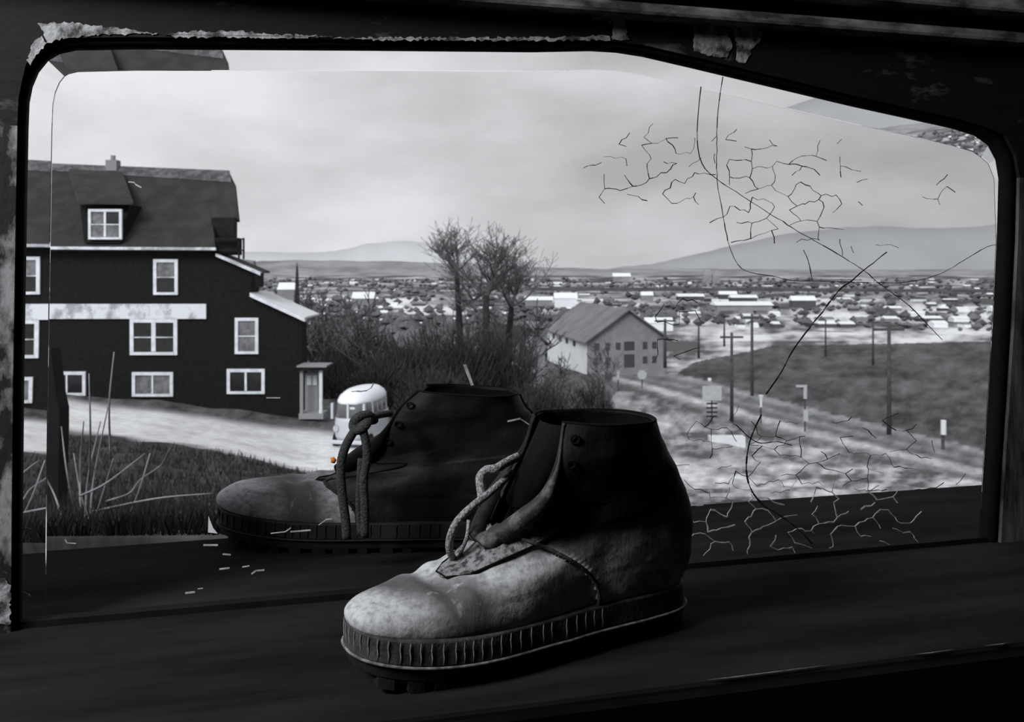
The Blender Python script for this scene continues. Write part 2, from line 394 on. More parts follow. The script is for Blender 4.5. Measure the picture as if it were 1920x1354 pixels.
for seg in ([(508, 1000), (535, 997), (545, 990)], [(545, 997), (582, 994)], [(598, 984), (612, 974), (622, 973)], [(382, 1022), (408, 1022)], [(418, 1039), (432, 1040)], [(412, 1067), (430, 1065)], [(348, 1112), (365, 1110)], [(371, 1104), (380, 1103)], [(455, 1063), (467, 1061)], [(472, 1076), (480, 1070), (495, 1069)], [(45, 990), (58, 992)], [(42, 1110), (56, 1116)], [(280, 1150), (295, 1149)], [(500, 746), (525, 746)], [(123, 1012), (126, 1018), (142, 1019)], [(952, 790), (975, 785), (992, 796), (999, 806)]):
    ribbon(mb, seg, .0014)
tag(mb.build('pale_scratches', M['pale_crack'], win), kind='stuff')
mb = MB(); mb.prism([wl(391, 967, -.001), wl(390, 998, -.001), wl(408, 1000, -.001), wl(400, 990, -.001), wl(395, 978, -.001)], (0, .0006, 0)); tag(mb.build('glass_flake', M['chip'], win), 'small white wedge')
mb = MB(); mb.prism([wl(868, 684, -.001), wl(874, 683, -.001), wl(888, 722, -.001), wl(883, 723, -.001)], (0, .0006, 0)); tag(mb.build('glass_flake', M['pale_crack'], win), 'slanting pale slash')

# ------------------------------------------------------------------ mouldings above the window, ledge, room shell
def wbox(name, s0, s1, d0, d1, z0, z1, mt, parent=None, kind=None, label=None, cat=None, bev=0):
    r = one('box', s0, s1, d0, d1, z0, z1).build(name, mt, parent)
    if parent is None: r.location = (0, Y0, 0); r.rotation_euler = (0, 0, ANG)
    if bev: bevel(r, bev)
    tag(r, label, cat, None, kind); return r
wbox('trim_1', -.62, 1.5, -.034, .02, .598, .612, M['trim'], kind='structure', label='pale worn moulding strip running above the window', bev=.004)
wbox('trim_2', -.62, 1.5, -.028, .02, .614, .626, M['rail'], kind='structure', label='dark recessed strip above the pale moulding', bev=.002)
wbox('trim_3', -.62, 1.5, -.050, .02, .628, .70, M['trim'], kind='structure', label='grey board at the top right above the mouldings', bev=.004)
led = wbox('window_ledge', -.75, 1.3, -.258, .245, -.035, 0, M['ledge'], kind=None, label='dark worn wooden ledge both boots stand on', cat='ledge', bev=.004)
for v in led.data.vertices: pass
wbox('front_edge', -.75, 1.3, -.271, -.2595, -.12, -.006, M['ledge_front'], led)
ch = led.children[0]; ch.location = (0, 0, 0); ch.rotation_euler = (0, 0, 0)
for (s0, s1) in ((.095, .205), (.285, .33), (.36, .39), (.50, .53)):
    mb = MB(); mb.prism([(s0, -.2578, .0002), (s1, -.2578, .0002), (s1-.01, -.2585, .0002), (s0+.02, -.2595, .0002)], (0, 0, .0004)); mb.build('edge_scrape', M['scrape'], led)
R0, R1, RB, RT, RF = -1.6, 1.9, -2.2, 1.7, -.9
wbox('wall_front', R0, -.62, .0, .05, RF, RT, M['wall'], kind='structure')
wbox('wall_front_right', .80, R1, .0, .05, RF, RT, M['wall'], kind='structure').name = 'wall_front_right'
wbox('wall_front_top', -.62, .80, .0, .05, .60, RT, M['wall'], kind='structure')
wbox('wall_front_bottom', -.62, .80, .0, .05, RF, -.035, M['wall'], kind='structure')
wbox('wall_left', R0-.05, R0, RB, .05, RF, RT, M['wall'], kind='structure')
wbox('wall_right', R1, R1+.05, RB, .05, RF, RT, M['wall'], kind='structure')
wbox('wall_back', R0, R1, RB-.05, RB, RF, RT, M['wall'], kind='structure')
wbox('floor', R0, R1, RB, .05, RF-.05, RF, M['wall'], kind='structure')
wbox('ceiling', R0, R1, RB, .05, RT, RT+.05, M['wall'], kind='structure')

# ------------------------------------------------------------------ boots
FR = [(.318, .036), (.325, .043), (.324, .053), (.313, .065), (.292, .075), (.270, .080), (.250, .0825), (.228, .092), (.208, .104), (.192, .116), (.178, .132), (.165, .150), (.155, .168), (.148, .185), (.144, .201)]
BK = [(.004, .036), (-.003, .046), (-.008, .058), (-.011, .072), (-.011, .088), (-.010, .100), (-.007, .112), (-.002, .124), (.004, .136), (.011, .148), (.018, .160), (.023, .172), (.027, .178), (.031, .187), (.034, .196)]
FR2 = [(.318, .036), (.325, .045), (.322, .056), (.308, .069), (.285, .077), (.262, .080), (.242, .080), (.222, .081), (.208, .088), (.199, .100), (.189, .116), (.177, .136), (.166, .157), (.152, .178), (.131, .202)]
FR = [(.318, .036), (.3235, .040), (.323, .047), (.314, .054), (.295, .0595), (.274, .0635), (.254, .0665), (.231, .076), (.209, .088), (.192, .103), (.178, .124), (.165, .145), (.155, .165), (.148, .183), (.144, .201)]
FR1 = FR
HW = [.037, .039, .040, .041, .041, .040, .039, .038, .038, .039, .040, .041, .042, .043, .044]
FW = [.052, .054, .054, .052, .048, .043, .038, .035, .035, .036, .038, .040, .042, .043, .044]
LV = len(FR)-1
def cr1(tab, t):
    t = min(max(t, 0), LV-1e-6); i = int(t); f = t-i
    def gg(k):
        k = min(max(k, 0), LV); return tab[k]
    a, b, c, d = gg(i-1), gg(i), gg(i+1), gg(i+2)
    h = lambda a, b, c, d: .5*((2*b)+(c-a)*f+(2*a-5*b+4*c-d)*f*f+(3*b-a-3*c+d)*f**3)
    return tuple(h(*q) for q in zip(a, b, c, d)) if isinstance(b, tuple) else h(a, b, c, d)
def spring(x, L=.33): return .012*max(0, (x/L-.72)/.28)**1.6
def bend(x): return -.010*math.sin(min(max(x/.33, 0), 1)*math.pi)+.004
CUR = [FR]
def surf(t, ph, seed=0, off=0.0):
    fx, fz = cr1(CUR[0], t); bx, bz = cr1(BK, t); hw = cr1(HW, t); fw = cr1(FW, t)
    c = math.cos(ph); s_ = math.sin(ph); p = 2/2.5
    u = .5+.5*math.copysign(abs(c)**p, c); e_ = math.copysign(abs(s_)**p, s_)
    x = lerp(bx, fx, u)
    k = min(max((u-.12)/.62, 0), 1); k = k*k*(3-2*k)
    waist = 1-.10*math.exp(-((u-.36)/.13)**2)*(1 if t < 4 else max(0, 1-(t-4)/3))
    y = e_*lerp(hw, fw, k)*waist
    zz = lerp(bz, fz, u**1.5 if t > 3 else u)
    if t < 9: y += bend(x)
    else: y += bend(x)*max(0, 1-(t-9)/3)
    P = Vector((x, y, zz+spring(x)))
    # creases over the ball and slumping of the shaft
    cw = math.exp(-((x-.247)/.03)**2)*min(t/4, 1)*max(0, 1-abs(t-6)/5)
    P.z += -.0022*cw*math.cos((x-.247)*210+y*18)
    nn_ = noise.noise(Vector((x*16+seed, y*16, zz*16)))*.0035+noise.noise(Vector((x*45+seed, y*45, zz*45)))*.0012
    amp = .5 if t < 3 else 1.2
    if t > 7 and x < .17: amp = 1.9
    rad = Vector((c*.5, s_, .6 if t < 9 and u > .5 else 0)).normalized()
    return P+rad*(nn_*amp+off)
def smooth01(a, b, x):
    k = min(max((x-a)/(b-a), 0), 1); return k*k*(3-2*k)
def gap(t):                                  # half angle of the front slit
    return 0 if t < 8.6 else .12+.50*smooth01(8.6, 10.5, t)-.10*smooth01(11, 14, t)
SEAM = [.108]
def seam_x(z): return SEAM[0]+.050*(max(0, z-.045)/.05)**2   # the line where vamp and quarter meet
def patchgrid(t0, t1, nt_, pf0, pf1, npf, seed, off, keep=None, thick=0.0):
    vs = []; fs = []
    for i in range(nt_+1):
        t_ = lerp(t0, t1, i/nt_); a = pf0(t_) if callable(pf0) else pf0; b = pf1(t_) if callable(pf1) else pf1
        for j in range(npf+1): vs.append(surf(t_, lerp(a, b, j/npf), seed, off(t_) if callable(off) else off))
    for i in range(nt_):
        for j in range(npf):
            q = (i*(npf+1)+j, i*(npf+1)+j+1, (i+1)*(npf+1)+j+1, (i+1)*(npf+1)+j)
            if keep is None or keep(sum((vs[k] for k in q), Vector())/4): fs.append(q)
    used = sorted({k for f in fs for k in f}); mp_ = {k: i for i, k in enumerate(used)}
    return [vs[k] for k in used], [tuple(mp_[k] for k in f) for f in fs]
def solid(o, th):
    m_ = o.modifiers.new('thickness', 'SOLIDIFY'); m_.thickness = th; m_.offset = -1; return o

def foot_outline(scale_out, k=96):
    return [surf(0, 2*math.pi*i/k, 0, scale_out) for i in range(k)]
def ring_solid(name, outl, z0, z1, mt, root, spr=1.0, inset0=0.0, filt=None, smooth=False):
    mb = MB(); n_ = len(outl)
    c = sum(outl, Vector())/n_
    lows = []; his = []
    for p in outl:
        s0 = spring(p.x)*spr; dcen = (p-c); dcen.z = 0
        a = p-dcen.normalized()*inset0
        lows.append(Vector((a.x, a.y, z0+s0))); his.append(Vector((p.x, p.y, z1+s0)))
    mb.add(lows+his, [tuple(range(n_))[::-1], tuple(range(n_, 2*n_))]+[(i, (i+1) % n_, n_+(i+1) % n_, n_+i) for i in range(n_)])
    return bevel(mb.build(name, mt, root, False), .0015)

def make_boot(name, heel, toe, zs, ws, mats, seed, label, group, loose):
    CUR[0] = FR1 if mats[2] is M['lace'] else FR2
    front = mats[2] is M['lace']; SEAM[0] = .108 if front else .182
    d = Vector(toe)-Vector(heel); L = d.length
    root = empty(name, (heel[0], heel[1], 0), math.atan2(d.y, d.x)); root.scale = (L/.33, ws, zs)
    tag(root, label, 'boot', group)
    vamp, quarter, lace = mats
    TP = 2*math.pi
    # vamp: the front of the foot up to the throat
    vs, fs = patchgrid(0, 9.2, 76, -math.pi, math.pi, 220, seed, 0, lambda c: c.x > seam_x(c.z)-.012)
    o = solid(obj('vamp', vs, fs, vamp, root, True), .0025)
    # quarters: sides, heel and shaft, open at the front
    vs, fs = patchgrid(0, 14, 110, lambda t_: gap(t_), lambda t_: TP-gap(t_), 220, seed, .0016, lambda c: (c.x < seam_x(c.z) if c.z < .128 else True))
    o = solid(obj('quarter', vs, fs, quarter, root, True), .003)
    # tongue inside the slit
    vs, fs = patchgrid(8.6, 12.6, 24, -.95, .95, 24, seed, lambda t_: -.012)
    solid(obj('tongue', vs, fs, M['tongue'], root, True), .002)
    # inner lining, seen over the collar
    mb = MB(); k = 48
    for lv in (13.7, 10.0): mb.v += [surf(lv, TP*i/k, seed, -.006) for i in range(k)]
    mb.f = [(i, (i+1) % k, k+(i+1) % k, k+i) for i in range(k)]+[tuple(range(k, 2*k))]
    obj('lining', mb.v, mb.f, M['tongue'], root, True)
    # gusset patch at the throat
    def nf(t_): return 1.75-.85*smooth01(7.3, 8.9, t_)
    def gp(t_): return 1.0*math.sqrt(max(0, min(1, (t_-6.6)/1.6)))
    vs, fs = patchgrid(6.62, 9.2, 18, lambda t_: -gp(t_)*.95, lambda t_: gp(t_)*nf(t_), 30, seed, .0022)
    solid(obj('throat_patch', vs, fs, M['mottle'] if front else quarter, root, True), .002)
    # raised piping along patch and seam
    mb = MB()
    e1 = [surf(t_, gp(t_)*nf(t_), seed, .0022) for t_ in [9.2-2.58*i/14 for i in range(15)]]+[surf(t_, -gp(t_)*.95, seed, .0022) for t_ in [6.62+2.58*i/14 for i in range(15)]]
    mb.tube(e1, .0009, 6); mb.build('patch_piping', M['tongue'], root, True)
    for sgn in (1, -1):
        pts = []
        for i in range(40):
            t_ = .15+i*.22; lo_, hi_ = .12, 2.4
            fn = lambda ph: (lambda q: q.x-seam_x(q.z))(surf(t_, sgn*ph, seed, .0022))
            if t_ > 8.4 or fn(lo_) < 0 or fn(hi_) > 0: continue
            for _ in range(22):
                md = (lo_+hi_)/2
                if fn(md) > 0: lo_ = md
                else: hi_ = md
            pts.append(surf(t_, sgn*lo_, seed, .0026))
        if len(pts) > 3:
            mb = MB(); mb.tube(pts, .0017, 8); mb.build('seam_piping', M['welt'] if front else M['sole'], root, True)
    # rolled, curled edges of the lacing flaps
    for sgn in (1, -1):
        pts = []; rs = []
        for i in range(36):
            t_ = 8.35+i*(14-8.35)/35; q = surf(t_, sgn*(gap(t_)+.10), seed, .004)
            q.y += sgn*.004*smooth01(8.3, 9, t_)*math.sin((t_-8)*.9); pts.append(q); rs.append(.0085*(1-.80*smooth01(9.6, 12.2, t_)))
        mb = MB(); mb.tube(pts, rs, 10); mb.build('lacing_flap', quarter if sgn < 0 else M['flap' if lace is M['lace'] else 'tongue'], root, True)
    # collar rim and eyelets
    mb = MB(); mb.tube([surf(14, lerp(gap(14), TP-gap(14), i/60), seed, .0005) for i in range(61)], .0015, 6); mb.build('collar_rim', M['tongue'], root, True)
    for sgn in (1, -1):
        for t_ in (9.1, 10.6, 11.9, 13.2):
            q = surf(t_, sgn*(gap(t_)+.30), seed, .0035); q2 = surf(t_, sgn*(gap(t_)+.30), seed, .010)
            nrm = (q2-q).normalized(); a = nrm.orthogonal().normalized(); b = nrm.cross(a)
            mb = MB(); pr = [q+(a*math.cos(TP*i/14)+b*math.sin(TP*i/14))*.0036 for i in range(15)]
            mb.tube(pr, .0011, 6, False); mb.build('eyelet', M['brass'] if front and ((sgn > 0 and t_ < 10) or (sgn < 0 and t_ > 11)) else M['tongue'], root, True)
    # heel counter seam
    mb = MB(); mb.tube([surf(t_, math.pi, seed, .002) for t_ in [i*.28 for i in range(50)]], .0016, 6); mb.build('back_strap', quarter, root, True)
    # welt, sole, heel
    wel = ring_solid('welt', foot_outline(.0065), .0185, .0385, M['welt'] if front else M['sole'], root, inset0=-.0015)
    lp = foot_outline(.0095)
    mb = MB(); mb.tube([Vector((p.x, p.y, .0182+spring(p.x))) for p in lp]+[Vector((lp[0].x, lp[0].y, .0182+spring(lp[0].x)))], .0013, 6, False)
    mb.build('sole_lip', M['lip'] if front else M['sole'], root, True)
    so = foot_outline(.0085)
    sol = ring_solid('sole', so, .006, .0185, M['sole'], root, inset0=.003)
    def blk(name, xa, xb, parent):
        sel = [p for p in foot_outline(.006, 160) if xa <= p.x <= xb]
        lft = sorted([p for p in sel if p.y > bend(p.x)], key=lambda p: p.x); rgt = sorted([p for p in sel if p.y <= bend(p.x)], key=lambda p: -p.x)
        pl = lft+rgt
        if len(pl) < 4: return
        mb = MB(); n_ = len(pl)
        lo = [Vector((p.x, p.y*.97, (0 if spring(p.x) < .004 else spring(p.x)-.002))) for p in pl]; hi = [Vector((p.x, p.y, .0065+spring(p.x))) for p in pl]
        mb.add(lo+hi, [tuple(range(n_))[::-1], tuple(range(n_, 2*n_))]+[(i, (i+1) % n_, n_+(i+1) % n_, n_+i) for i in range(n_)])
        mb.build(name, M['sole'], parent)
    blk('heel_block', -1, .085, root)
    for i in range(9): blk('tread_lug', .125+i*.021, .125+i*.021+.016, sol)
    # stitches round the welt
    base = None; ol = foot_outline(.0078, 240)
    k = 0
    acc = 0
    for i in range(240):
        p = ol[i]; q = ol[(i+1) % 240]; acc += (q-p).length
        if acc < .0072: continue
        acc = 0
        if p.x < .10: continue
        dirn = (q-p).normalized(); nr = Vector((dirn.y, -dirn.x, 0))
        if base is None:
            mb = MB(); mb.tube([(0, 0, -.0088), (0.0006, 0, -.003), (0, 0, .003), (.0004, 0, .0088)], [.0003, .0006, .0006, .0003], 5)
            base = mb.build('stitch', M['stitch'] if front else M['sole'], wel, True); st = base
        else:
            st = base.copy(); COL.objects.link(st); st.parent = wel
        st.location = (p.x, p.y, .0285+spring(p.x)); st.rotation_euler = (0, 0, math.atan2(dirn.y, dirn.x))
        k += 1
    return root
M['flap'] = mat('rubbed_flap_leather', .018, .12, 55, .6, .48, .66, bump=.5)
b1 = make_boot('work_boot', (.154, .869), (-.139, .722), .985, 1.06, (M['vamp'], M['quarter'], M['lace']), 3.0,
               'worn ankle boot with pale toe and rope lace, in front of the glass', None, True)
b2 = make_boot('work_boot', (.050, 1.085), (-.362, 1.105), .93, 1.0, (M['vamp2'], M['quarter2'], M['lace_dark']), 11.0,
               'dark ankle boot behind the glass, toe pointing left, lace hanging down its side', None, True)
bpy.context.view_layer.update()
def rope(boot, pts, Y, r, mt, name='lace', k=5):
    """thick twisted lace through world points seen at (px, py) at depth Y"""
    inv = boot.matrix_world.inverted()
    P = catmull([inv @ at(p[0], p[1], p[2] if len(p) > 2 else Y) for p in pts], k)
    mb = MB(); mb.tube(P, r, 10); return mb.build(name, mt, boot, True)
lc = rope(b1, [(850, 1050, .785), (843, 1030, .775), (845, 1005, .77), (858, 977, .77), (885, 950, .775), (915, 927, .785), (940, 905, .80), (960, 886, .815)], .78, .0034, M['lace'])
rope(b1, [(905, 938, .785), (902, 915, .79), (901, 895, .795), (912, 882, .80), (930, 879, .80), (948, 868, .81), (972, 856, .825)], .79, .0042, M['lace'])
rope(b1, [(858, 1052, .785), (866, 1032, .782), (876, 1005, .785), (879, 975, .79)], .78, .0017, M['lace'])
rope(b1, [(898, 950, .785), (902, 925, .786)], .78, .0014, M['lace'])
sp = MB(); sp.tube([b1.matrix_world.inverted() @ at(x, y, .816) for x, y in ((957, 890), (962, 884))], [.0030, .0024], 8); tag(sp.build('lace_tip', M['chip'], b1, True), 'pale frayed lace tip')
Y2 = .985
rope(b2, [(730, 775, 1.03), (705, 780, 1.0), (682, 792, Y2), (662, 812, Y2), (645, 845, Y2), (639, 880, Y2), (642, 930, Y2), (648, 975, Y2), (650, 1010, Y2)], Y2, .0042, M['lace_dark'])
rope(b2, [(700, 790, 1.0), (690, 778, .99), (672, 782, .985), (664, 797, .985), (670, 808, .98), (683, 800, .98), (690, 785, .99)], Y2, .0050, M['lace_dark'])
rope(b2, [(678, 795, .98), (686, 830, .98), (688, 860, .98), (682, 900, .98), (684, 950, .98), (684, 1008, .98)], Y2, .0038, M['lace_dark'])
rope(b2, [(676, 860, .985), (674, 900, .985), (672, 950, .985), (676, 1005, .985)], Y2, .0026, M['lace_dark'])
fl = MB(); fl.tube([b2.matrix_world.inverted() @ at(x, y, 1.02) for x, y in ((623, 858), (626, 863), (624, 868))], [.002, .0028, .002], 6); tag(fl.build('orange_fleck', M['orange'], b2, True), 'tiny orange fleck')

# ------------------------------------------------------------------ terrain
YS = [1.12, 1.32, 2, 3, 6, 12, 20, 27, 34, 41, 50, 60, 80, 110, 160, 240, 350, 600, 1200, 3000, 9000]
TCOL = {   # image rows of the ground at each distance, per column
 -900: [1011, 990, 985, 975, 940, 890, 830, 780, 750, 725, 712, 705, 690, 670, 650, 630, 615, 584, 545, 521, 512],
 50:   [1011, 1010, 1000, 985, 950, 895, 845, 803, 765, 738, 722, 712, 695, 675, 655, 632, 615, 584, 545, 521, 512],
 250:  [1011, 1010, 1000, 985, 952, 900, 855, 820, 778, 750, 735, 722, 700, 680, 655, 632, 615, 584, 545, 521, 512],
 400:  [1011, 1010, 1000, 985, 955, 910, 868, 838, 795, 766, 750, 735, 705, 682, 655, 632, 615, 584, 545, 521, 512],
 600:  [1011, 1000, 995, 985, 960, 925, 900, 882, 835, 790, 770, 750, 712, 685, 658, 635, 615, 584, 545, 521, 512],
 850:  [1011, 990, 985, 975, 960, 935, 915, 895, 850, 815, 790, 768, 730, 695, 665, 638, 615, 584, 545, 521, 512],
 1050: [1011, 980, 975, 970, 955, 935, 920, 905, 865, 830, 805, 780, 735, 695, 670, 642, 618, 584, 545, 521, 512],
 1270: [1011, 950, 945, 940, 935, 928, 918, 900, 870, 840, 812, 785, 742, 700, 675, 650, 625, 586, 545, 521, 512],
 1500: [1011, 948, 944, 940, 936, 930, 922, 905, 885, 862, 838, 810, 768, 715, 672, 648, 628, 588, 545, 521, 512],
 1850: [1011, 945, 942, 938, 935, 930, 925, 915, 905, 890, 872, 852, 805, 742, 688, 662, 638, 590, 545, 521, 512],
 3000: [1011, 945, 942, 938, 935, 930, 925, 915, 905, 895, 880, 870, 840, 780, 710, 672, 640, 590, 545, 521, 512]}
LY = [math.log(y) for y in YS]
def ground_row(px, Y):
    ly = math.log(Y); ks = list(TCOL)
    px = min(max(px, ks[0]), ks[-1])
    for a, b in zip(ks, ks[1:]):
        if px <= b: break
    t_ = (px-a)/(b-a); t_ = t_*t_*(3-2*t_)
    return lerp(interp(ly, list(zip(LY, TCOL[a]))), interp(ly, list(zip(LY, TCOL[b]))), t_)
def ground_z(X, Y):
    return gz(ground_row(960+X/Y*F, Y), Y)
def fbm(x, y, z=0, o=4):
    return noise.fractal(Vector((x, y, z)), .6, 2.0, o)
def albedo(px, py, X, Y):
    f1 = fbm(X*.5, Y*.5); f2 = fbm(px*.035, py*.075, 3); f3 = fbm(px*.006, py*.035, 9)
    if px < 1150 and py > 700:
        near = interp(px, [(-900, 800), (50, 806), (120, 810), (250, 824), (380, 842), (500, 870), (620, 898), (760, 925)])
        far = interp(px, [(-900, 720), (95, 738), (200, 756), (300, 766), (400, 780), (500, 795), (640, 808), (800, 830)])
        if far < py < near and px < 800:
            ed = min((py-far)/12, (near-py)/7, 1)
            streak = fbm(px*.004, (py-far)/(near-far)*7, 5)
            return lerp(.12, .68+.16*streak+f2*.05, max(0, ed))
        if py >= near or px >= 640 and py > 850:
            v = .045+.03*fbm(X*1.6, Y*1.6)+.03*f2
            if 250 < px < 470 and py > 920: v += .09*max(0, 1-abs(px-370)/110)*min(1, (py-920)/40)
            return max(.015, v)
        return max(.03, .11+.08*f2)
    if px < 1090 and py > 590:
        return max(.03, .11+.13*f2)
    if py < 560:
        return min(.7, max(.08, .22+.45*fbm(px*.012, py*.3, 4)))
    if py > 590 or px > 1090:
        # right hand side: snowy yard, road, dark mound, snow fields
        rt = interp(px, [(1090, 680), (1180, 690), (1290, 705), (1500, 760), (1850, 845), (2200, 930)])   # far edge of the road
        rb = interp(px, [(1090, 705), (1180, 725), (1300, 765), (1420, 800), (1600, 850), (1850, 905), (2200, 960)])
        if py > rb:
            v = .27+.24*f2+.30*f3+.35*max(0, 1-abs(py-900)/40)*(.5+f3)
            v *= 1-.4*max(0, 1-(py-rb)/12)
            return min(.85, max(.10, v))
        if py > rt:
            q = (py-rt)/(rb-rt)
            band = interp(q, [(0, .24), (.10, .30), (.22, .16), (.30, .15), (.40, .26), (.50, .14), (.58, .15), (.68, .46), (.78, .46), (.90, .2), (1, .17)])
            return max(.05, band*(1+.5*f2))
        mt_ = interp(px, [(1270, 700), (1300, 680), (1400, 660), (1450, 648), (1650, 645), (1850, 640)])
        if px > 1270 and py > mt_: return max(.035, .085+.05*f2+.05*f3)
        v = .32+.7*f3+.2*f2
        if px > 1100 and 590 < py < 640: v += .22
        return min(.8, max(.10, v))
    return min(.8, max(.10, .35+.8*f3+.2*f2))
cols = [-900+i*20 for i in range(45)]+[i*4.6 for i in range(413)]+[1900+i*25 for i in range(1, 45)]; NR = 340
rows = [1.12*(9000/1.12)**(i/NR) for i in range(NR+1)]
vs = []; cl = []
for iy in range(NR+1):
    for px in cols:
        ys = (Y0+.252/.9684)/(1-.2574*max(-1.1, min(.9, (px-960)/F))); Y = ys*(9000/ys)**(iy/NR)
        py = ground_row(px, Y); X = gx(px, Y)
        amp = min(.06*Y**.5, .25)*(.25 if Y < 6 else 1)*(.25 if (px < 900 and 27 <= Y <= 41) else 1)
        z_ = gz(py, Y)+amp*.5*noise.noise(Vector((X*.9, Y*.9, 0)))
        vs.append((X, Y, min(z_, -.012-.05*(Y-ys)) if Y < 3 else z_))
        a = albedo(px, py, X, Y); cl += [a*.98, a, a*1.03, 1]
W_ = len(cols)
fs = [(i*W_+j, i*W_+j+1, (i+1)*W_+j+1, (i+1)*W_+j) for i in range(NR) for j in range(W_-1)]
mg = bpy.data.materials.new('snowy_ground'); mg.use_nodes = True; t = mg.node_tree; b = t.nodes['Principled BSDF']; b.inputs['Roughness'].default_value = .9; b.inputs['Specular IOR Level'].default_value = .1
va = t.nodes.new('ShaderNodeVertexColor'); va.layer_name = 'Col'
tc2 = t.nodes.new('ShaderNodeTexCoord'); n2 = t.nodes.new('ShaderNodeTexNoise'); n2.inputs['Scale'].default_value = 3.0; n2.inputs['Detail'].default_value = 6
mpv = t.nodes.new('ShaderNodeMapRange'); mpv.inputs['To Min'].default_value = .62; mpv.inputs['To Max'].default_value = 1.38
t.links.new(tc2.outputs['Object'], n2.inputs[0]); t.links.new(n2.outputs['Fac'], mpv.inputs['Value'])
sc_ = t.nodes.new('ShaderNodeVectorMath'); sc_.operation = 'SCALE'; t.links.new(va.outputs[0], sc_.inputs[0]); t.links.new(mpv.outputs[0], sc_.inputs['Scale']); t.links.new(sc_.outputs[0], b.inputs['Base Color'])
gr = obj('ground', vs, fs, mg, None, True); tag(gr, kind='structure')
ca = gr.data.color_attributes.new('Col', 'FLOAT_COLOR', 'POINT'); ca.data.foreach_set('color', cl)

# hills
def ridge(name, prof, Y, base_py, mt, depth, label):
    top = catmull([(p[0], p[1], 0) for p in prof], 6); mb = MB(); k = len(top)
    for p in top:
        jz = fbm(p.x*.02, Y*.001)*2.0
        mb.v += [at(p.x, base_py, Y), at(p.x, lerp(base_py, p.y, .6)+jz, Y*1.04), at(p.x, p.y+jz, Y*1.09), at(p.x, base_py, Y*(1.09+depth))]
    for i in range(k-1):
        for e_ in range(3): mb.f.append((4*i+e_, 4*i+4+e_, 4*i+5+e_, 4*i+1+e_))
    tag(mb.build(name, mt, None, True), label, 'hill', kind='structure')
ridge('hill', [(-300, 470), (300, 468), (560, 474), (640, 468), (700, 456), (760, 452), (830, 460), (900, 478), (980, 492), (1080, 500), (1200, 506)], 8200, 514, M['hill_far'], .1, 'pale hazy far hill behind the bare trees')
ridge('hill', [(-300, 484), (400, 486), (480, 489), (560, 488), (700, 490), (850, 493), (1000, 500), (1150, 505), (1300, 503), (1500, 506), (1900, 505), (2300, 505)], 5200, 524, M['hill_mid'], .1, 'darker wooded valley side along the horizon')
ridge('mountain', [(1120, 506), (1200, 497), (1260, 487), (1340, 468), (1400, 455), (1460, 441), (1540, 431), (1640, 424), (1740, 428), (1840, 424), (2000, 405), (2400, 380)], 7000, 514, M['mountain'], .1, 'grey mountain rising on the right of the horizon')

# ------------------------------------------------------------------ dark house on the left
HY = 42.0
hx = lambda px: gx(px, HY)
hz = lambda py: gz(py, HY)
H = empty('house', (hx(300), HY, hz(760))); tag(H, 'big dark shingled house with dormer, white trimmed windows and white band, left', 'house')
ho = Vector(H.location)
def hp(px, py, dy=0.0): return Vector((gx(px, HY+dy), HY+dy, gz(py, HY+dy)))-ho
def hbox(name, x0, y0, x1, y1, dy0, dy1, mt, parent=None, tagl=None):
    a = hp(x0, y1, dy0); b = hp(x1, y0, dy0); b.y = dy1; r = one('box', a.x, b.x, a.y, b.y, a.z, b.z).build(name, mt, parent or H)
    if tagl: r['label'] = tagl
    return r
mb = MB(); mb.prism([hp(-120, 830), hp(600-35, 830), hp(562, 596), hp(470, 551), hp(470, 531), hp(480, 515), hp(404, 478), hp(404, 466), hp(-120, 466)], (0, 1.4, 0)); mb.build('wall', M['siding'], H)
def rp(px, py): return hp(px, py, (466-py)/154*5.1-.5)
mb = MB(); mb.prism([rp(-140, 466), rp(404, 467), rp(398, 414), rp(447, 412), rp(440, 345), rp(429, 322), rp(-140, 299)], (0, .25, -.1)); mb.build('roof', M['roof'], H)
mb = MB(); mb.prism([rp(-140, 298), rp(431, 321), rp(434, 343), rp(330, 336), rp(95, 321), rp(-140, 312)], (0, -.06, .03)); mb.build('ridge_course', M['roof_worn'], H)
hbox('balcony_recess', 396, 408, 440, 450, 1.0, 1.4, M['tyre'])
hbox('balcony_post', 438, 412, 443, 446, .0, .15, M['siding'])
hbox('balcony_wall', 402, 446, 444, 478, .0, .8, M['siding'])
for py in (447, 468): hbox('balcony_rail', 402, py, 457, py+2.5, -.35, -.2, M['tyre'])
for px in (446, 455): hbox('baluster', px, 446, px+2, 486, -.35, -.2, M['tyre'])
def bar(name, a, b, th, mt, dy=-.35, dep=.4):
    P, Q = hp(*a, dy), hp(*b, dy); mb = MB(); mb.prism([P, Q, Q-Vector((0, 0, th)), P-Vector((0, 0, th))], (0, dep, 0)); return mb.build(name, mt, H)
bar('eave_board', (-140, 461), (404, 464), .13, M['grime_white'], -.62, .15)
bar('lean_to_verge', (404, 475), (488, 511), .14, M['grime_white'])
bar('lean_to_roof', (402, 472), (490, 509), .08, M['roof'], 0, 1.5)
bar('porch_verge', (468, 549), (571, 596), .18, M['white'])
bar('porch_roof', (466, 547), (573, 594), .08, M['townwhite'], 0, 3)
bar('corner_board', (559, 600), (566, 600), 4.6, M['siding'], -.05)
hbox('bracket', 478, 512, 489, 538, -.3, .2, M['siding'])
band = hbox('white_band', -140, 570, 386, 598, -.12, .02, M['grime_white'])
band['label'] = 'wide white board across the facade'
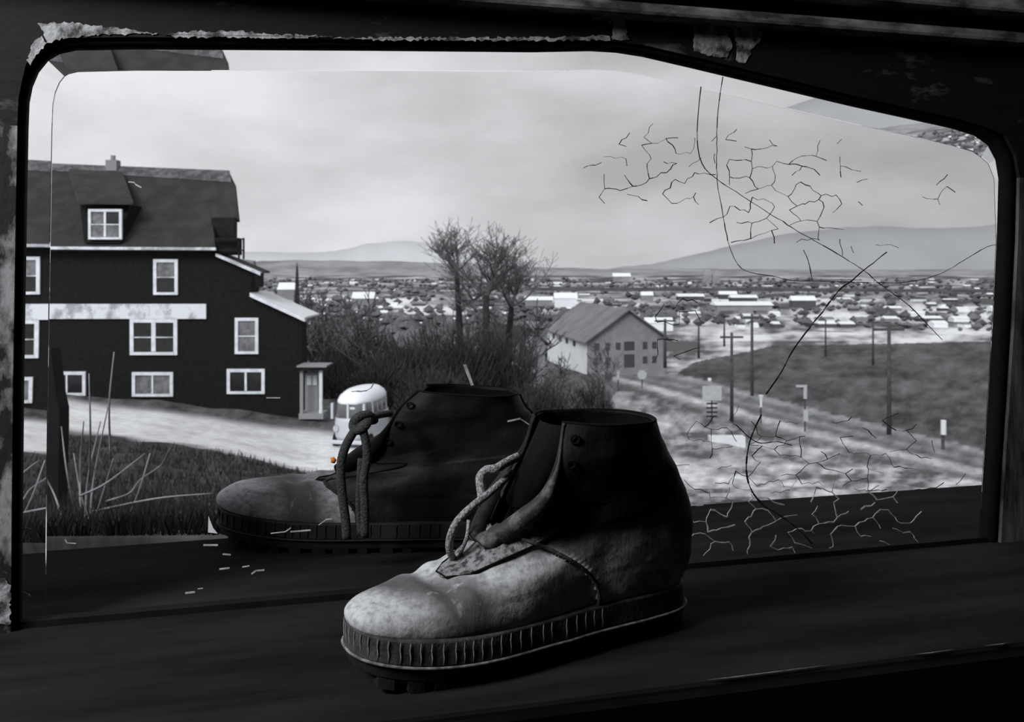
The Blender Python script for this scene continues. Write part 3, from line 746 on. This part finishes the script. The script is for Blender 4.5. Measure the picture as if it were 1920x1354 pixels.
# dormer
dm = MB(); dm.prism([hp(150, 384, .55), hp(243, 384, .55), hp(226, 456, -.35), hp(158, 456, -.35)], (0, 2.2, 0)); dm.build('dormer_wall', M['siding'], H)
dm = MB(); dm.prism([hp(145, 382, -.1), hp(248, 384, -.1), hp(228, 327, 3.6), hp(128, 322, 3.6)], (0, .1, .14)); dm.build('dormer_roof', M['roof'], H)
def hwin(x0, y0, x1, y1, cols_, rows_, pane, dy=0.0, fw=4.5, mull=3, transom=True, lab=None):
    """window with four frame boards, mullions and panes"""
    mb = MB()
    def bx_(a0, b0, a1, b1, d0, d1):
        p = hp(a0, b1, d0); q = hp(a1, b0, d0); q.y = d1; mb.box(p.x, q.x, p.y, q.y, p.z, q.z)
    bx_(x0, y0, x0+fw, y1, dy-.10, dy+.02); bx_(x1-fw, y0, x1, y1, dy-.10, dy+.02); bx_(x0+fw, y0, x1-fw, y0+fw, dy-.10, dy+.02); bx_(x0+fw, y1-fw*.8, x1-fw, y1, dy-.12, dy+.02)
    f = mb.build('window_frame', M['white'], H)
    iw = (x1-x0-2*fw)/cols_; ih = (y1-y0-1.8*fw)/rows_
    for c in range(cols_):
        for r in range(rows_):
            a = x0+fw+c*iw; b_ = y0+fw+r*ih
            hbox('pane', a, b_, a+iw, b_+ih, dy-.03, dy+.01, pane if not isinstance(pane, list) else pane[(r*cols_+c) % len(pane)], f)
    for c in range(1, cols_): hbox('mullion', x0+fw+c*iw-mull/2, y0+fw, x0+fw+c*iw+mull/2, y1-fw, dy-.08, dy, M['white'], f)
    if transom:
        for r in range(1, rows_): hbox('transom', x0+fw, y0+fw+r*ih-1, x1-fw, y0+fw+r*ih+1, dy-.07, dy, M['grime_white'], f)
gd, cu = M['glassdark'], M['curtain']
hwin(165, 392, 228, 449, 2, 2, [cu, gd, cu, cu], -.35, 5, 4)
hwin(287, 486, 333, 553, 1, 2, [cu, gd], 0, 6)
hwin(243, 598, 332, 666, 2, 2, gd, 0, 7, 8)
hwin(440, 596, 484, 664, 1, 2, cu, 0, 6)
hwin(247, 698, 324, 744, 2, 1, cu, 0, 6, 3)
hwin(425, 692, 496, 739, 2, 1, [gd, M['glassdark']], 0, 6, 4)
hwin(60, 697, 160, 742, 3, 1, gd, 0, 6, 3)
hwin(-30, 598, 66, 664, 2, 2, gd, 0, 7, 8)
ch_ = MB(); c0 = hp(212, 310, 4.4); ch_.box(c0.x-.28, c0.x+.28, c0.y-.25, c0.y+.25, c0.z-.3, c0.z+.25); ch_.tube([(c0.x, c0.y, c0.z+.2), (c0.x, c0.y, c0.z+.5)], .13, 8); ch_.build('chimney', M['townmid'], H)
# side porch with door
hbox('porch_canopy', 553, 688, 614, 695, -1.2, .3, M['siding'])
hbox('porch_canopy_edge', 556, 686, 612, 689, -1.25, .2, M['townmid'])
hbox('porch_post', 562, 695, 568, 776, -1.0, -.85, M['townmid'])
hbox('porch_post', 598, 695, 604, 778, -1.0, -.85, M['white'])
dr = hbox('door', 572, 700, 596, 776, -.2, -.1, M['townmid'])
hbox('door_pane', 576, 704, 584, 722, -.24, -.19, M['white'], dr)
hbox('door_pane', 586, 704, 594, 722, -.24, -.19, M['white'], dr)
hbox('porch_step', 560, 776, 606, 786, -1.1, 0, M['townmid'])

# ------------------------------------------------------------------ van
VY = 35.0
vx = gx(680, VY); vzb = ground_z(vx, VY)
ztopv = gz(725, VY); vh = ztopv-vzb
V = empty('van', (vx, VY, vzb), math.radians(-10)); V.scale = (.88, .88, 1); tag(V, 'rounded white van with a bright white roof parked beside the dark house', 'van')
def ssection(w_, l_, z, k=40, p=3.4):
    out = []
    for i in range(k):
        a = 2*math.pi*i/k; c, s_ = math.cos(a), math.sin(a)
        out.append(Vector((math.copysign(abs(c)**(2/p), c)*w_/2, math.copysign(abs(s_)**(2/p), s_)*l_/2, z)))
    return out
def loft(name, secs, mt, parent):
    mb = MB(); k = len(secs[0])
    for s_ in secs: mb.v += s_
    for i in range(len(secs)-1):
        for j in range(k): mb.f.append((i*k+j, i*k+(j+1) % k, (i+1)*k+(j+1) % k, (i+1)*k+j))
    mb.f += [tuple(range(k))[::-1], tuple(range((len(secs)-1)*k, len(secs)*k))]
    return mb.build(name, mt, parent, True)
loft('lower_body', [ssection(1.50, 3.6, .32*vh/2), ssection(1.66, 3.75, .5*vh/2), ssection(1.68, 3.8, 1.0*vh/2), ssection(1.64, 3.76, 1.12*vh/2)], M['vanbody'], V)
loft('window_band', [ssection(1.62, 3.72, 1.12*vh/2), ssection(1.52, 3.56, 1.60*vh/2)], M['vanglass'], V)
loft('roof', [ssection(1.58, 3.64, 1.58*vh/2, p=2.8), ssection(1.58, 3.64, 1.68*vh/2, p=2.8), ssection(1.44, 3.40, 1.82*vh/2, p=2.6), ssection(1.05, 2.7, 1.96*vh/2, p=2.4), ssection(.4, 1.4, 2.0*vh/2, p=2.2)], M['van'], V)
for sx in (-1, 1):
    for yy in (-.9, -.3, .3, .9):
        mb = MB(); mb.prism([(sx*.775, yy-.05, 1.12*vh/2), (sx*.775, yy+.05, 1.12*vh/2), (sx*.735, yy+.05, 1.62*vh/2), (sx*.735, yy-.05, 1.62*vh/2)], (sx*.03, 0, 0)); mb.build('window_pillar', M['vanbody'], V)
for xx in (-.70, 0, .70):
    mb = MB(); mb.box(xx-.045, xx+.045, -1.87, -1.72, 1.10*vh/2, 1.62*vh/2); mb.build('window_pillar', M['vanbody'], V)
for sx in (-1, 1):
    for yy in (-1.2, 1.2):
        mb = MB(); mb.tube([(sx*.62, yy, .30), (sx*.82, yy, .30)], .30, 20); mb.build('wheel', M['tyre'], V)
    mb = MB(); mb.tube([(sx*.52, -1.80, .78*vh/2), (sx*.52, -1.90, .78*vh/2)], .12, 14); mb.build('headlamp', M['signgrey'], V)
mb = MB(); mb.box(-.8, .8, -2.0, -1.86, .30, .44); bevel(mb.build('bumper', M['vanbody'], V), .03)

# ------------------------------------------------------------------ other buildings
def gable_building(name, A, B, side, ez, rz_, base, mts, label, cat, ov=.3, group=None):
    """A-B is the gable front, side the vector along the ridge"""
    A = Vector(A); B = Vector(B); sd = Vector(side); root = empty(name, (A.x, A.y, base)); tag(root, label, cat, group)
    a = Vector((0, 0, 0)); b = B-A; b.z = 0; h = ez-base; r = rz_-base; mid = b/2; up = Vector((0, 0, 1))
    mb = MB(); mb.add([a, b, b+up*h, mid+up*r, a+up*h, a+sd, b+sd, b+sd+up*h, mid+sd+up*r, a+sd+up*h], [(0, 1, 2, 3, 4), (9, 8, 7, 6, 5), (0, 5, 6, 1), (1, 6, 7, 2), (2, 7, 8, 3), (3, 8, 9, 4)]); mb.build('front_wall', mts[0], root)
    mb = MB(); mb.add([a, a+sd, a+sd+up*h, a+up*h]+[p+b.normalized()*.1 for p in (a, a+sd, a+sd+up*h, a+up*h)], [(0, 1, 2, 3), (7, 6, 5, 4), (0, 4, 5, 1), (2, 6, 7, 3), (1, 5, 6, 2), (0, 3, 7, 4)]); sw = mb.build('side_wall', mts[1], root); sw.location = -b.normalized()*.12
    bn = b.normalized(); sn = sd.normalized()
    for sgn, e in ((-1, a), (1, b)):
        e0 = e+up*h+bn*sgn*ov; sl = (mid+up*r)-(e+up*h); e0 = e+up*h-sl.normalized()*ov
        mb = MB(); mb.prism([e0-sn*ov, e0+sd+sn*ov, mid+up*r+sd+sn*ov, mid+up*r-sn*ov], (0, 0, .18)); mb.build('roof_slope', mts[2], root)
    return root, a, b, h, r
def bwin(root, a, b, u, z, w_, h_, mt=None, name='window'):
    """window standing slightly proud of the wall a-b at fraction u"""
    d = (b-a); L = d.length; dn = d/L; nr = Vector((dn.y, -dn.x, 0)); c = a+d*u+Vector((0, 0, z))+nr*.02
    p = [c-dn*w_/2, c+dn*w_/2, c+dn*w_/2+Vector((0, 0, h_)), c-dn*w_/2+Vector((0, 0, h_))]
    mb = MB(); mb.prism(p, nr*.06); return mb.build(name, mt or M['towndark'], root)
YA = 105
A = at(1101, 690, YA); Bp = at(1250, 690, 108)
r2, a, b, h, rr = gable_building('house', A, Bp, (gx(1028, 128)-A.x, 23, 0), gz(638, YA), gz(583, YA), gz(712, YA), (M['h2wall'], M['h2white'], M['h2roof']), 'large grey gabled house with rows of small windows beyond the bare trees', 'house', .7)
for u, z in ((.12, 2.6), (.25, 2.6), (.38, 2.6), (.72, 2.6), (.84, 2.6), (.72, .9), (.84, .9), (.10, .9), (.25, .9)): bwin(r2, a, b, u, z+.8, .55, .8)
bwin(r2, a, b, .52, 3.3, 1.3, 1.0); bwin(r2, a, b, .52, 1.3, 1.3, 1.5)
for u in (.2, .38, .56, .74): bwin(r2, Vector((gx(1028, 128)-A.x, 23, 0))+Vector((-.15, 0, 0)), a+Vector((-.15, 0, 0)), u, 3.4, 1.1, .9)
YB = 90
A = at(958, 690, YB); Bp = at(1022, 690, YB+1)
r3, a, b, h, rr = gable_building('cottage', A, Bp, (-4, 9, 0), gz(645, YB), gz(617, YB), gz(725, YB), (M['h2wall'], M['h2wall'], M['roof']), 'small gabled cottage half hidden behind the bare tree', 'house', .4)
bwin(r3, a, b, .55, 1.9, 1.5, .9); bwin(r3, a, b, .5, .4, 1.8, .9)
def town(px0, py0, px1, py1, Y, wm, rm, label, group=None, name='town_building'):
    z1 = gz(py0, Y); z0 = gz(py1, Y)-.5; x0 = gx(px0, Y); x1 = gx(px1, Y); dep = max(6, (x1-x0)*.5)
    root = empty(name, (x0, Y, z0)); tag(root, label, 'building', group); hgt = z1-z0; wd = x1-x0
    one('box', 0, wd, 0, dep, 0, hgt*.62).build('wall', wm, root)
    mb = MB(); e = wd*.03; mb.prism([(-e, -e, hgt*.6), (-e, dep/2, hgt), (-e, dep+e, hgt*.6)], (wd+2*e, 0, 0)); mb.build('roof', rm, root)
    return root
tw, tm, td = M['townwhite'], M['townmid'], M['towndark']
town(1040, 549, 1082, 574, 500, tw, tw, 'bright white blocky building in the town right of the bare trees')
town(985, 556, 1036, 572, 520, tm, tw, 'white roofed shed left of the bright white town building')
town(1203, 547, 1225, 563, 600, tm, tw, 'small peaked white roof in the middle of the town')
town(1272, 551, 1320, 562, 620, td, tw, 'long low white roof in the town')
town(1350, 546, 1382, 560, 640, td, tw, 'white peaked roof above the longest town shed')
town(1345, 566, 1448, 581, 480, tm, tw, 'longest white roofed shed of the town')
town(1486, 555, 1530, 575, 520, td, tw, 'white gabled roofs right of the longest shed')
town(1372, 553, 1420, 565, 600, td, tw, 'flat white roof behind the longest shed')
town(1150, 512, 1182, 528, 1600, tm, tw, 'pale stepped building on the horizon')
town(1318, 506, 1332, 530, 1500, tm, tm, 'grey tower block on the horizon')
town(1336, 508, 1350, 530, 1500, tm, tm, 'second grey tower block on the horizon, right of the first')
town(520, 530, 552, 560, 300, tm, tw, 'white walled building between the dark house and the conifer')
town(660, 548, 700, 575, 330, tm, tw, 'pale building left of the bare trees')
town(1212, 596, 1262, 618, 300, tw, tw, 'snow covered roof behind the large grey gabled house')
rnd = random.Random(4)
placed = [(1040, 1082, 500), (985, 1036, 520), (1203, 1225, 600), (1272, 1320, 620), (1350, 1382, 640), (1345, 1448, 480), (1486, 1530, 520), (1372, 1420, 600), (1150, 1182, 1600), (1318, 1350, 1500)]
tone = {tw: 'white', tm: 'grey', td: 'dark'}
while len(placed) < 165:
    Y = rnd.choice((380, 450, 530, 620, 720, 850, 1000, 1200, 1500, 1900, 2400)); base = ground_row(1000, Y)
    px = rnd.uniform(470, 1880)
    wpx = rnd.uniform(8, 30)*(600/Y)**.5; hpx = rnd.uniform(5, 9)*(600/Y)**.5
    if Y < 500 and 1000 < px < 1270: continue
    if any(abs(Y-q[2]) < 30 and px-2 < q[1]+q[2]*0 and px+wpx+2 > q[0] for q in placed): continue
    placed.append((px, px+wpx, Y)); wm, rm = rnd.choice((tm, td, tw)), rnd.choice((tw, tw, tm, td))
    where = 'left of the bare trees' if px < 820 else ('behind the bare trees' if px < 1000 else ('between bare trees and mountain' if px < 1250 else ('below the mountain left of crack crossing' if px < 1600 else 'below the mountain right of crack crossing')))
    rowd = 'nearer rows' if Y < 600 else ('middle rows' if Y < 1100 else 'farthest rows')
    lb = 'small %s-walled building with %s roof, %s, %s' % (tone[wm], tone[rm], rowd, where)
    town(px, base-hpx, px+wpx, base, Y, wm, rm, lb, 'town buildings, %s walls, %s roofs, %s, %s' % (tone[wm], tone[rm], rowd, where))
# railway embankment: long dark line across the plain
mb = MB(); YE = 820.0
mb.prism([at(985, 539.5, YE), at(1400, 540, YE), at(1870, 544, YE), at(1870, 549, YE), at(1400, 546, YE), at(985, 545.5, YE)], (0, 12, 0))
tag(mb.build('embankment', td), 'long straight dark embankment across the town', 'embankment', kind='structure')

mb = MB(); rnd = random.Random(12)
for i in range(2600):
    Y = 130*(2600/130)**rnd.random(); px = rnd.uniform(430, 1900)
    if px > 1180 and Y < 420 or px > 1000 and Y < 150: continue
    r_ = rnd.uniform(1.2, 3.4)*(.8+Y/1500); X = gx(px, Y); z_ = ground_z(X, Y); rp_ = r_*1.3/Y*F
    if any(q[2]-r_*1.4 < Y < q[2]+max(6, (q[1]-q[0])/F*q[2]*.5)+r_*1.4 and px+rp_ > q[0]-3 and px-rp_ < q[1]+3 for q in placed+[(520, 552, 300), (660, 700, 330), (1212, 1262, 300), (1336, 1350, 1500), (1028, 1101, 128)]): continue
    if abs(Y-826) < 25 and px > 960: continue
    X = gx(px, Y); h_ = r_*rnd.uniform(.8, 1.7)
    k = 6; ring = [(X+r_*math.cos(j*math.pi/3+i)*rnd.uniform(.7, 1.2), Y+r_*math.sin(j*math.pi/3+i), z_+h_*rnd.uniform(.3, .55)) for j in range(k)]
    mb.add(ring+[(X, Y, z_-.3), (X+rnd.uniform(-.3, .3)*r_, Y, z_+h_)], [(j, (j+1) % k, k+1) for j in range(k)]+[((j+1) % k, j, k) for j in range(k)])
M['woods'] = mat('distant_bare_woods', .07, .16, .02, .95)
tag(mb.build('distant_trees', M['woods']), 'countless dark bare treetops between the town buildings', 'trees', kind='stuff')

# ------------------------------------------------------------------ poles and signs on the right
def pole(px, py0, py1, Y, r, label, arm=True, group=None):
    base = at(px, py1, Y); h_ = gz(py0, Y)-base.z; root = empty('utility_pole', base); tag(root, label, 'pole', group)
    mb = MB(); mb.tube([(0, 0, 0), (0, 0, h_)], [r, r*.7], 8); mb.build('shaft', M['pole'], root, True)
    if arm:
        mb = MB(); mb.box(-r*6, r*6, -r*.5, r*.5, h_*.94, h_*.94+r); mb.build('crossarm', M['pole'], root)
pole(1667, 608, 815, 58, .16, 'tall dark utility pole nearest the right edge of the glass')
pole(1410, 588, 760, 90, .18, 'tall utility pole right of the square sign')
pole(1372, 624, 792, 62, .13, 'utility pole just right of the square sign')
pole(1310, 608, 672, 120, .16, 'thin utility pole left of the dark mound', False)
pole(1247, 598, 690, 104, .2, 'utility pole at the right end of the large grey gabled house')
pole(1637, 600, 685, 140, .18, 'thin distant utility pole left of the tallest one')
pole(1548, 600, 668, 160, .18, 'faint thin pole behind the dark mound', False)
pole(1358, 600, 650, 150, .18, 'short thin pole above the left end of the mound', False)
def sign(name, px, y0, y1, Y, wpx, py_base, label, mt=None, shape='box', r=.05):
    base = at(px, py_base, Y); root = empty(name, base); tag(root, label, 'sign'); k = Y/F
    zt = (py_base-y0)*k; zb = (py_base-y1)*k; w_ = wpx*k
    mb = MB(); mb.tube([(0, .06, -.3), (0, .06, zt*.98)], r, 8); mb.build('post', M['pole'], root)
    mb = MB()
    if shape == 'box': mb.box(-w_/2, w_/2, -.04, .02, zb, zt)
    elif shape == 'oct':
        cz = (zt+zb)/2; R_ = (zt-zb)/2
        mb.prism([(R_*math.cos(math.pi/8+i*math.pi/4), 0, cz+R_*math.sin(math.pi/8+i*math.pi/4)) for i in range(8)], (0, .04, 0))
    elif shape == 'cyl': mb.tube([(0, 0, zb), (0, 0, zt)], w_/2, 12)
    elif shape == 'cone': mb.tube([(0, 0, zb), (0, 0, lerp(zb, zt, .6)), (0, 0, zt)], [w_*.2, w_*.25, w_*.5], 12)
    bevel(mb.build('panel', mt or M['sign'], root), .01); return root
s1 = sign('road_sign', 1335, 724, 751, 58, 36, 800, 'blank pale square sign on a dark post, lamp above it', M['signgrey'])
mb = MB(); mb.tube([(-.15, 0, (800-716)*58/F), (-.15, 0, (800-709)*58/F)], .12, 10); mb.build('lamp', M['sign'], s1, True)
for i in range(4):
    mb = MB(); z_ = (800-757-i*8)*58/F; mb.box(-.35, .35, 0, .06, z_-.05, z_+.05); mb.build('bracket', M['tyre'], s1)
bx_ = empty('white_box', at(1364, 853, 46)); tag(bx_, 'bright white box like sign standing low in the snow', 'box'); k46 = 46/F
one('box', -33*k46, 33*k46, -.1, .5, 0, 34*k46).build('panel', M['sign'], bx_)
one('box', -30*k46, 30*k46, 0, .4, -.3, 0.0).build('base', M['pole'], bx_)
sign('stop_sign', 1204, 694, 712, 75, 18, 722, 'small pale eight sided sign in front of the large grey house', M['signgrey'], 'oct')
sign('road_marker', 1159, 695, 712, 75, 7, 728, 'slim pale marker left of the eight sided sign', M['signgrey'], 'cyl')
sign('road_marker', 1427, 741, 764, 56, 10, 785, 'pale funnel shaped road marker beside the road', M['sign'], 'cone')
s2 = sign('road_marker', 1510, 722, 748, 54, 7, 800, 'pale hooked road marker with a side arm', M['signgrey'], 'cyl')
one('box', -.55, 0, -.06, .06, (800-726)*54/F, (800-722)*54/F).build('arm', M['signgrey'], s2)
one('box', -.13, .13, -.1, .05, (800-790)*54/F, (800-768)*54/F).build('lower_panel', M['signgrey'], s2)
sign('road_marker', 1769, 788, 815, 46, 10, 832, 'white topped short post at the far right roadside', M['sign'], 'cyl', .09)

# ------------------------------------------------------------------ trees and brush
def grow(mb, p, d, L, r, depth, rnd, spread=.55, sides=4, upb=.12, minr=.012, kids=3):
    n_ = 4; pts = [p]; rs = [r]; q = p.copy(); dd = d.copy()
    for i in range(n_):
        dd = (dd+Vector((rnd.uniform(-1, 1), rnd.uniform(-1, 1), rnd.uniform(-.5, 1)))*.13+Vector((0, 0, upb*.5))).normalized()
        q = q+dd*L/n_; pts.append(q.copy()); rs.append(max(minr, r*(1-.42*(i+1)/n_)))
    mb.tube(pts, rs, sides, False)
    if depth == 0: return
    for k in range(kids):
        i = rnd.randint(1, n_); base = pts[i]
        ax = Vector((rnd.uniform(-1, 1), rnd.uniform(-1, 1), rnd.uniform(-.2, .6))).normalized()
        nd = (dd*(1-spread)+ax*spread+Vector((0, 0, upb))).normalized()
        grow(mb, base, nd, L*rnd.uniform(.55, .8), max(minr, rs[i]*.62), depth-1, rnd, spread, 3, upb, minr, kids)
    grow(mb, q, dd, L*.72, max(minr, rs[-1]*.9), depth-1, rnd, spread, 3, upb, minr, kids)
def tree(px, top, base_py, Y, seed, label, r=.2, lean=0.0, depth=5, minr=.022, trunk_frac=.35, spread=.62, kids=3):
    rnd = random.Random(seed); base = at(px, base_py, Y); Ht = gz(top, Y)-base.z
    root = empty('bare_tree', base); tag(root, label, 'tree')
    tl = Ht*trunk_frac; pts = [Vector((lean*tl*i/4+rnd.uniform(-.05, .05), 0, tl*i/4)) for i in range(5)]
    mb = MB(); mb.tube(pts, [r, r*.9, r*.78, r*.66, r*.52], 8); mb.build('trunk', M['bark'], root, True)
    mb = MB()
    for k in range(2): grow(mb, pts[-1], Vector((lean+rnd.uniform(-.35, .35), rnd.uniform(-.3, .3), 1)).normalized(), Ht*(1-trunk_frac)*.34, r*.5, depth-1, rnd, spread, 4, .08, minr, kids)
    for k in range(6):
        i = rnd.randint(1, 4); grow(mb, pts[i], Vector((rnd.uniform(-1, 1), rnd.uniform(-.7, .7), .55)).normalized(), Ht*.15, r*.3, depth-2, rnd, spread, 4, .05, minr, kids)
    mb.build('crown', M['twig'], root)
    k_ = Ht/max(v.z for v in mb.v); root.scale = (k_*1.35, k_*1.35, k_)
tree(868, 402, 775, 62, 21, 'bare tree with a tall straight trunk, left of the middle pair', .24, -.03, 5, .012, .72)
tree(905, 415, 775, 60, 5, 'bare tree with a dense round crown, in the middle', .26, .02, 5, .012, .6)
tree(945, 450, 775, 66, 33, 'bare tree leaning right with a forked dark trunk', .28, .05, 5, .012, .6)
tree(985, 560, 775, 72, 8, 'low bare tree at the right of the tall ones', .16, .02, 4, .03)
tree(682, 540, 745, 56, 11, 'slender bare tree right behind the white van', .10, .01, 4, .022)
tree(610, 535, 745, 70, 12, 'young bare tree right of the dark house', .10, 0, 4, .028)
tree(1130, 640, 775, 66, 15, 'small bare tree in front of the large grey house', .07, 0, 4, .018)
tree(1050, 660, 790, 56, 17, 'small bare sapling right of the boot behind glass', .06, 0, 4, .016)
def bush(px, top, base_py, Y, wpx, seed, label, nst=70, mt='brush', minr=.022):
    rnd = random.Random(seed); base = at(px, base_py, Y); Ht = gz(top, Y)-base.z; W2 = wpx/2/F*Y
    root = empty('bare_shrub', base); tag(root, label, 'shrub', 'brush between the house and the town')
    mb = MB()
    for i in range(nst):
        a = rnd.uniform(-1, 1); p = Vector((a*W2*.9, rnd.uniform(-1, 1)*W2*.5, 0)); hh = Ht*math.sqrt(max(.12, 1-a*a))*rnd.uniform(.55, 1)
        grow(mb, p, Vector((rnd.uniform(-.35, .35), rnd.uniform(-.2, .2), 1)).normalized(), hh*.42, minr*1.6, 2, rnd, .6, 3, .12, minr, 3)
    mb.build('twigs', M[mt], root)
bush(770, 600, 790, 55, 130, 1, 'dark leafless thicket left of the tall bare trees', 110)
bush(850, 560, 790, 58, 150, 2, 'dense dark thicket at the foot of the tall bare trees', 150)
bush(930, 580, 790, 60, 150, 3, 'dense dark thicket under the right hand bare tree', 130)
bush(640, 600, 765, 62, 130, 4, 'grey leafless brush behind the white van', 90, minr=.02)
bush(710, 640, 790, 50, 100, 5, 'leafless brush right of the white van', 80)
bush(590, 545, 720, 90, 90, 6, 'far leafless brush right of the dark house', 80, minr=.03)
bush(690, 570, 720, 95, 120, 7, 'far leafless brush above the white van', 80, minr=.03)
bush(1010, 680, 800, 52, 110, 8, 'low brush right of the boot behind the glass', 60, minr=.018)
bush(1100, 690, 790, 62, 110, 9, 'low brush in front of the large grey house', 50, minr=.018)
bush(820, 660, 800, 48, 160, 10, 'nearest dark brush just over the boot behind the glass', 110, minr=.02)
# spire like conifer
cb = at(557, 700, 85); C_ = empty('conifer', cb); tag(C_, 'narrow dark spire shaped conifer right of the dark house', 'tree')
Hc = gz(492, 85)-cb.z
mb = MB(); mb.tube([(0, 0, 0), (0, 0, Hc)], [.18, .03], 8); mb.build('trunk', M['bark'], C_)
mb = MB(); rnd = random.Random(2)
for i in range(26):
    f = .38+.6*i/26; z_ = Hc*f; R_ = .62*(1-f)**.75+.05; k = 14
    ring = [Vector((R_*(1 if j % 2 else .6)*math.cos(2*math.pi*j/k+i), R_*(1 if j % 2 else .6)*math.sin(2*math.pi*j/k+i), z_-.12)) for j in range(k)]
    mb.add(ring+[Vector((0, 0, z_+.45))], [(j, (j+1) % k, k) for j in range(k)])
mb.build('needles', M['conifer'], C_)

# ------------------------------------------------------------------ near bank: post, weeds, grass
pb = at(106, 975, 4.2); pz = ground_z(pb.x, 4.2); P_ = empty('wooden_post', (pb.x, 4.2, pz-.1)); tag(P_, 'black weathered wooden post at the left in front of the dark house', 'post')
k4 = 4.2/F
def pq(px, py, y=0): return Vector(((px-106)*k4, y, gz(py, 4.2)-(pz-.1)))
sil = [(93, 1010), (93, 690), (97, 655), (104, 650), (109, 690), (114, 735), (121, 765), (121, 800), (118, 900), (120, 1010)]
mb = MB(); mb.prism([pq(a, b, -.04) for a, b in sil], (0, .09, 0)); bevel(mb.build('post_shaft', M['post'], P_), .006)
rnd = random.Random(6)
WD = [((150, 990), (128, 900), (118, 800)), ((160, 1000), (165, 900), (190, 790)), ((165, 1005), (175, 900), (205, 760)), ((150, 995), (148, 880), (155, 790)), ((170, 1010), (190, 930), (215, 860)), ((180, 1010), (150, 930), (140, 850)), ((200, 940), (240, 925), (262, 900), (300, 872), (322, 840)), ((150, 930), (200, 905), (270, 850)), ((210, 860), (206, 760), (214, 660)), ((170, 900), (168, 800), (165, 700)), ((170, 960), (290, 935), (400, 925)), ((230, 1000), (260, 930), (280, 850)), ((120, 1000), (100, 930), (70, 870))]
WD += [((rnd.uniform(120, 560), 1010), (rnd.uniform(-15, 15)+0, 0), (0, 0)) for _ in range(0)]
wr = empty('dry_weeds', (0, 0, 0)); 
wr.location = (gx(160, 3.2), 3.2, ground_z(gx(160, 3.2), 3.2)); tag(wr, 'pale dry weed stalks and twigs fanning up beside the black post', 'weeds')
for pts in WD:
    P = catmull([at(p[0]+rnd.uniform(-3, 3), p[1], 3.2+rnd.uniform(-.2, .2))-Vector(wr.location) for p in pts], 5)
    mb = MB(); mb.tube(P, [lerp(.0045, .0018, i/len(P)) for i in range(len(P))], 5); mb.build('stalk', M['weed'], wr, True)
mb = MB()
for i in range(14000):
    px = rnd.uniform(-150, 900); Y = 1.5*(24/1.5)**rnd.random(); X = gx(px, Y); z_ = ground_z(X, Y); h_ = rnd.uniform(.04, .11)*min(1, Y/4)*(1+Y*.05); a = rnd.uniform(0, 6.28); wv = .0012+.0009*Y
    lx, ly = rnd.uniform(-.6, .6)*h_, rnd.uniform(-.5, .5)*h_
    c, s_ = math.cos(a)*wv, math.sin(a)*wv
    mb.add([(X-c, Y-s_, z_-.01), (X+c, Y+s_, z_-.01), (X+lx, Y+ly, z_+h_)], [(0, 1, 2)])
M['grass'] = mat('dead_grass', .012, .055, 1.4, .9, .4, .62)
tag(mb.build('dead_grass', M['grass']), 'rough dead grass on the bank below the road', 'grass', kind='stuff')
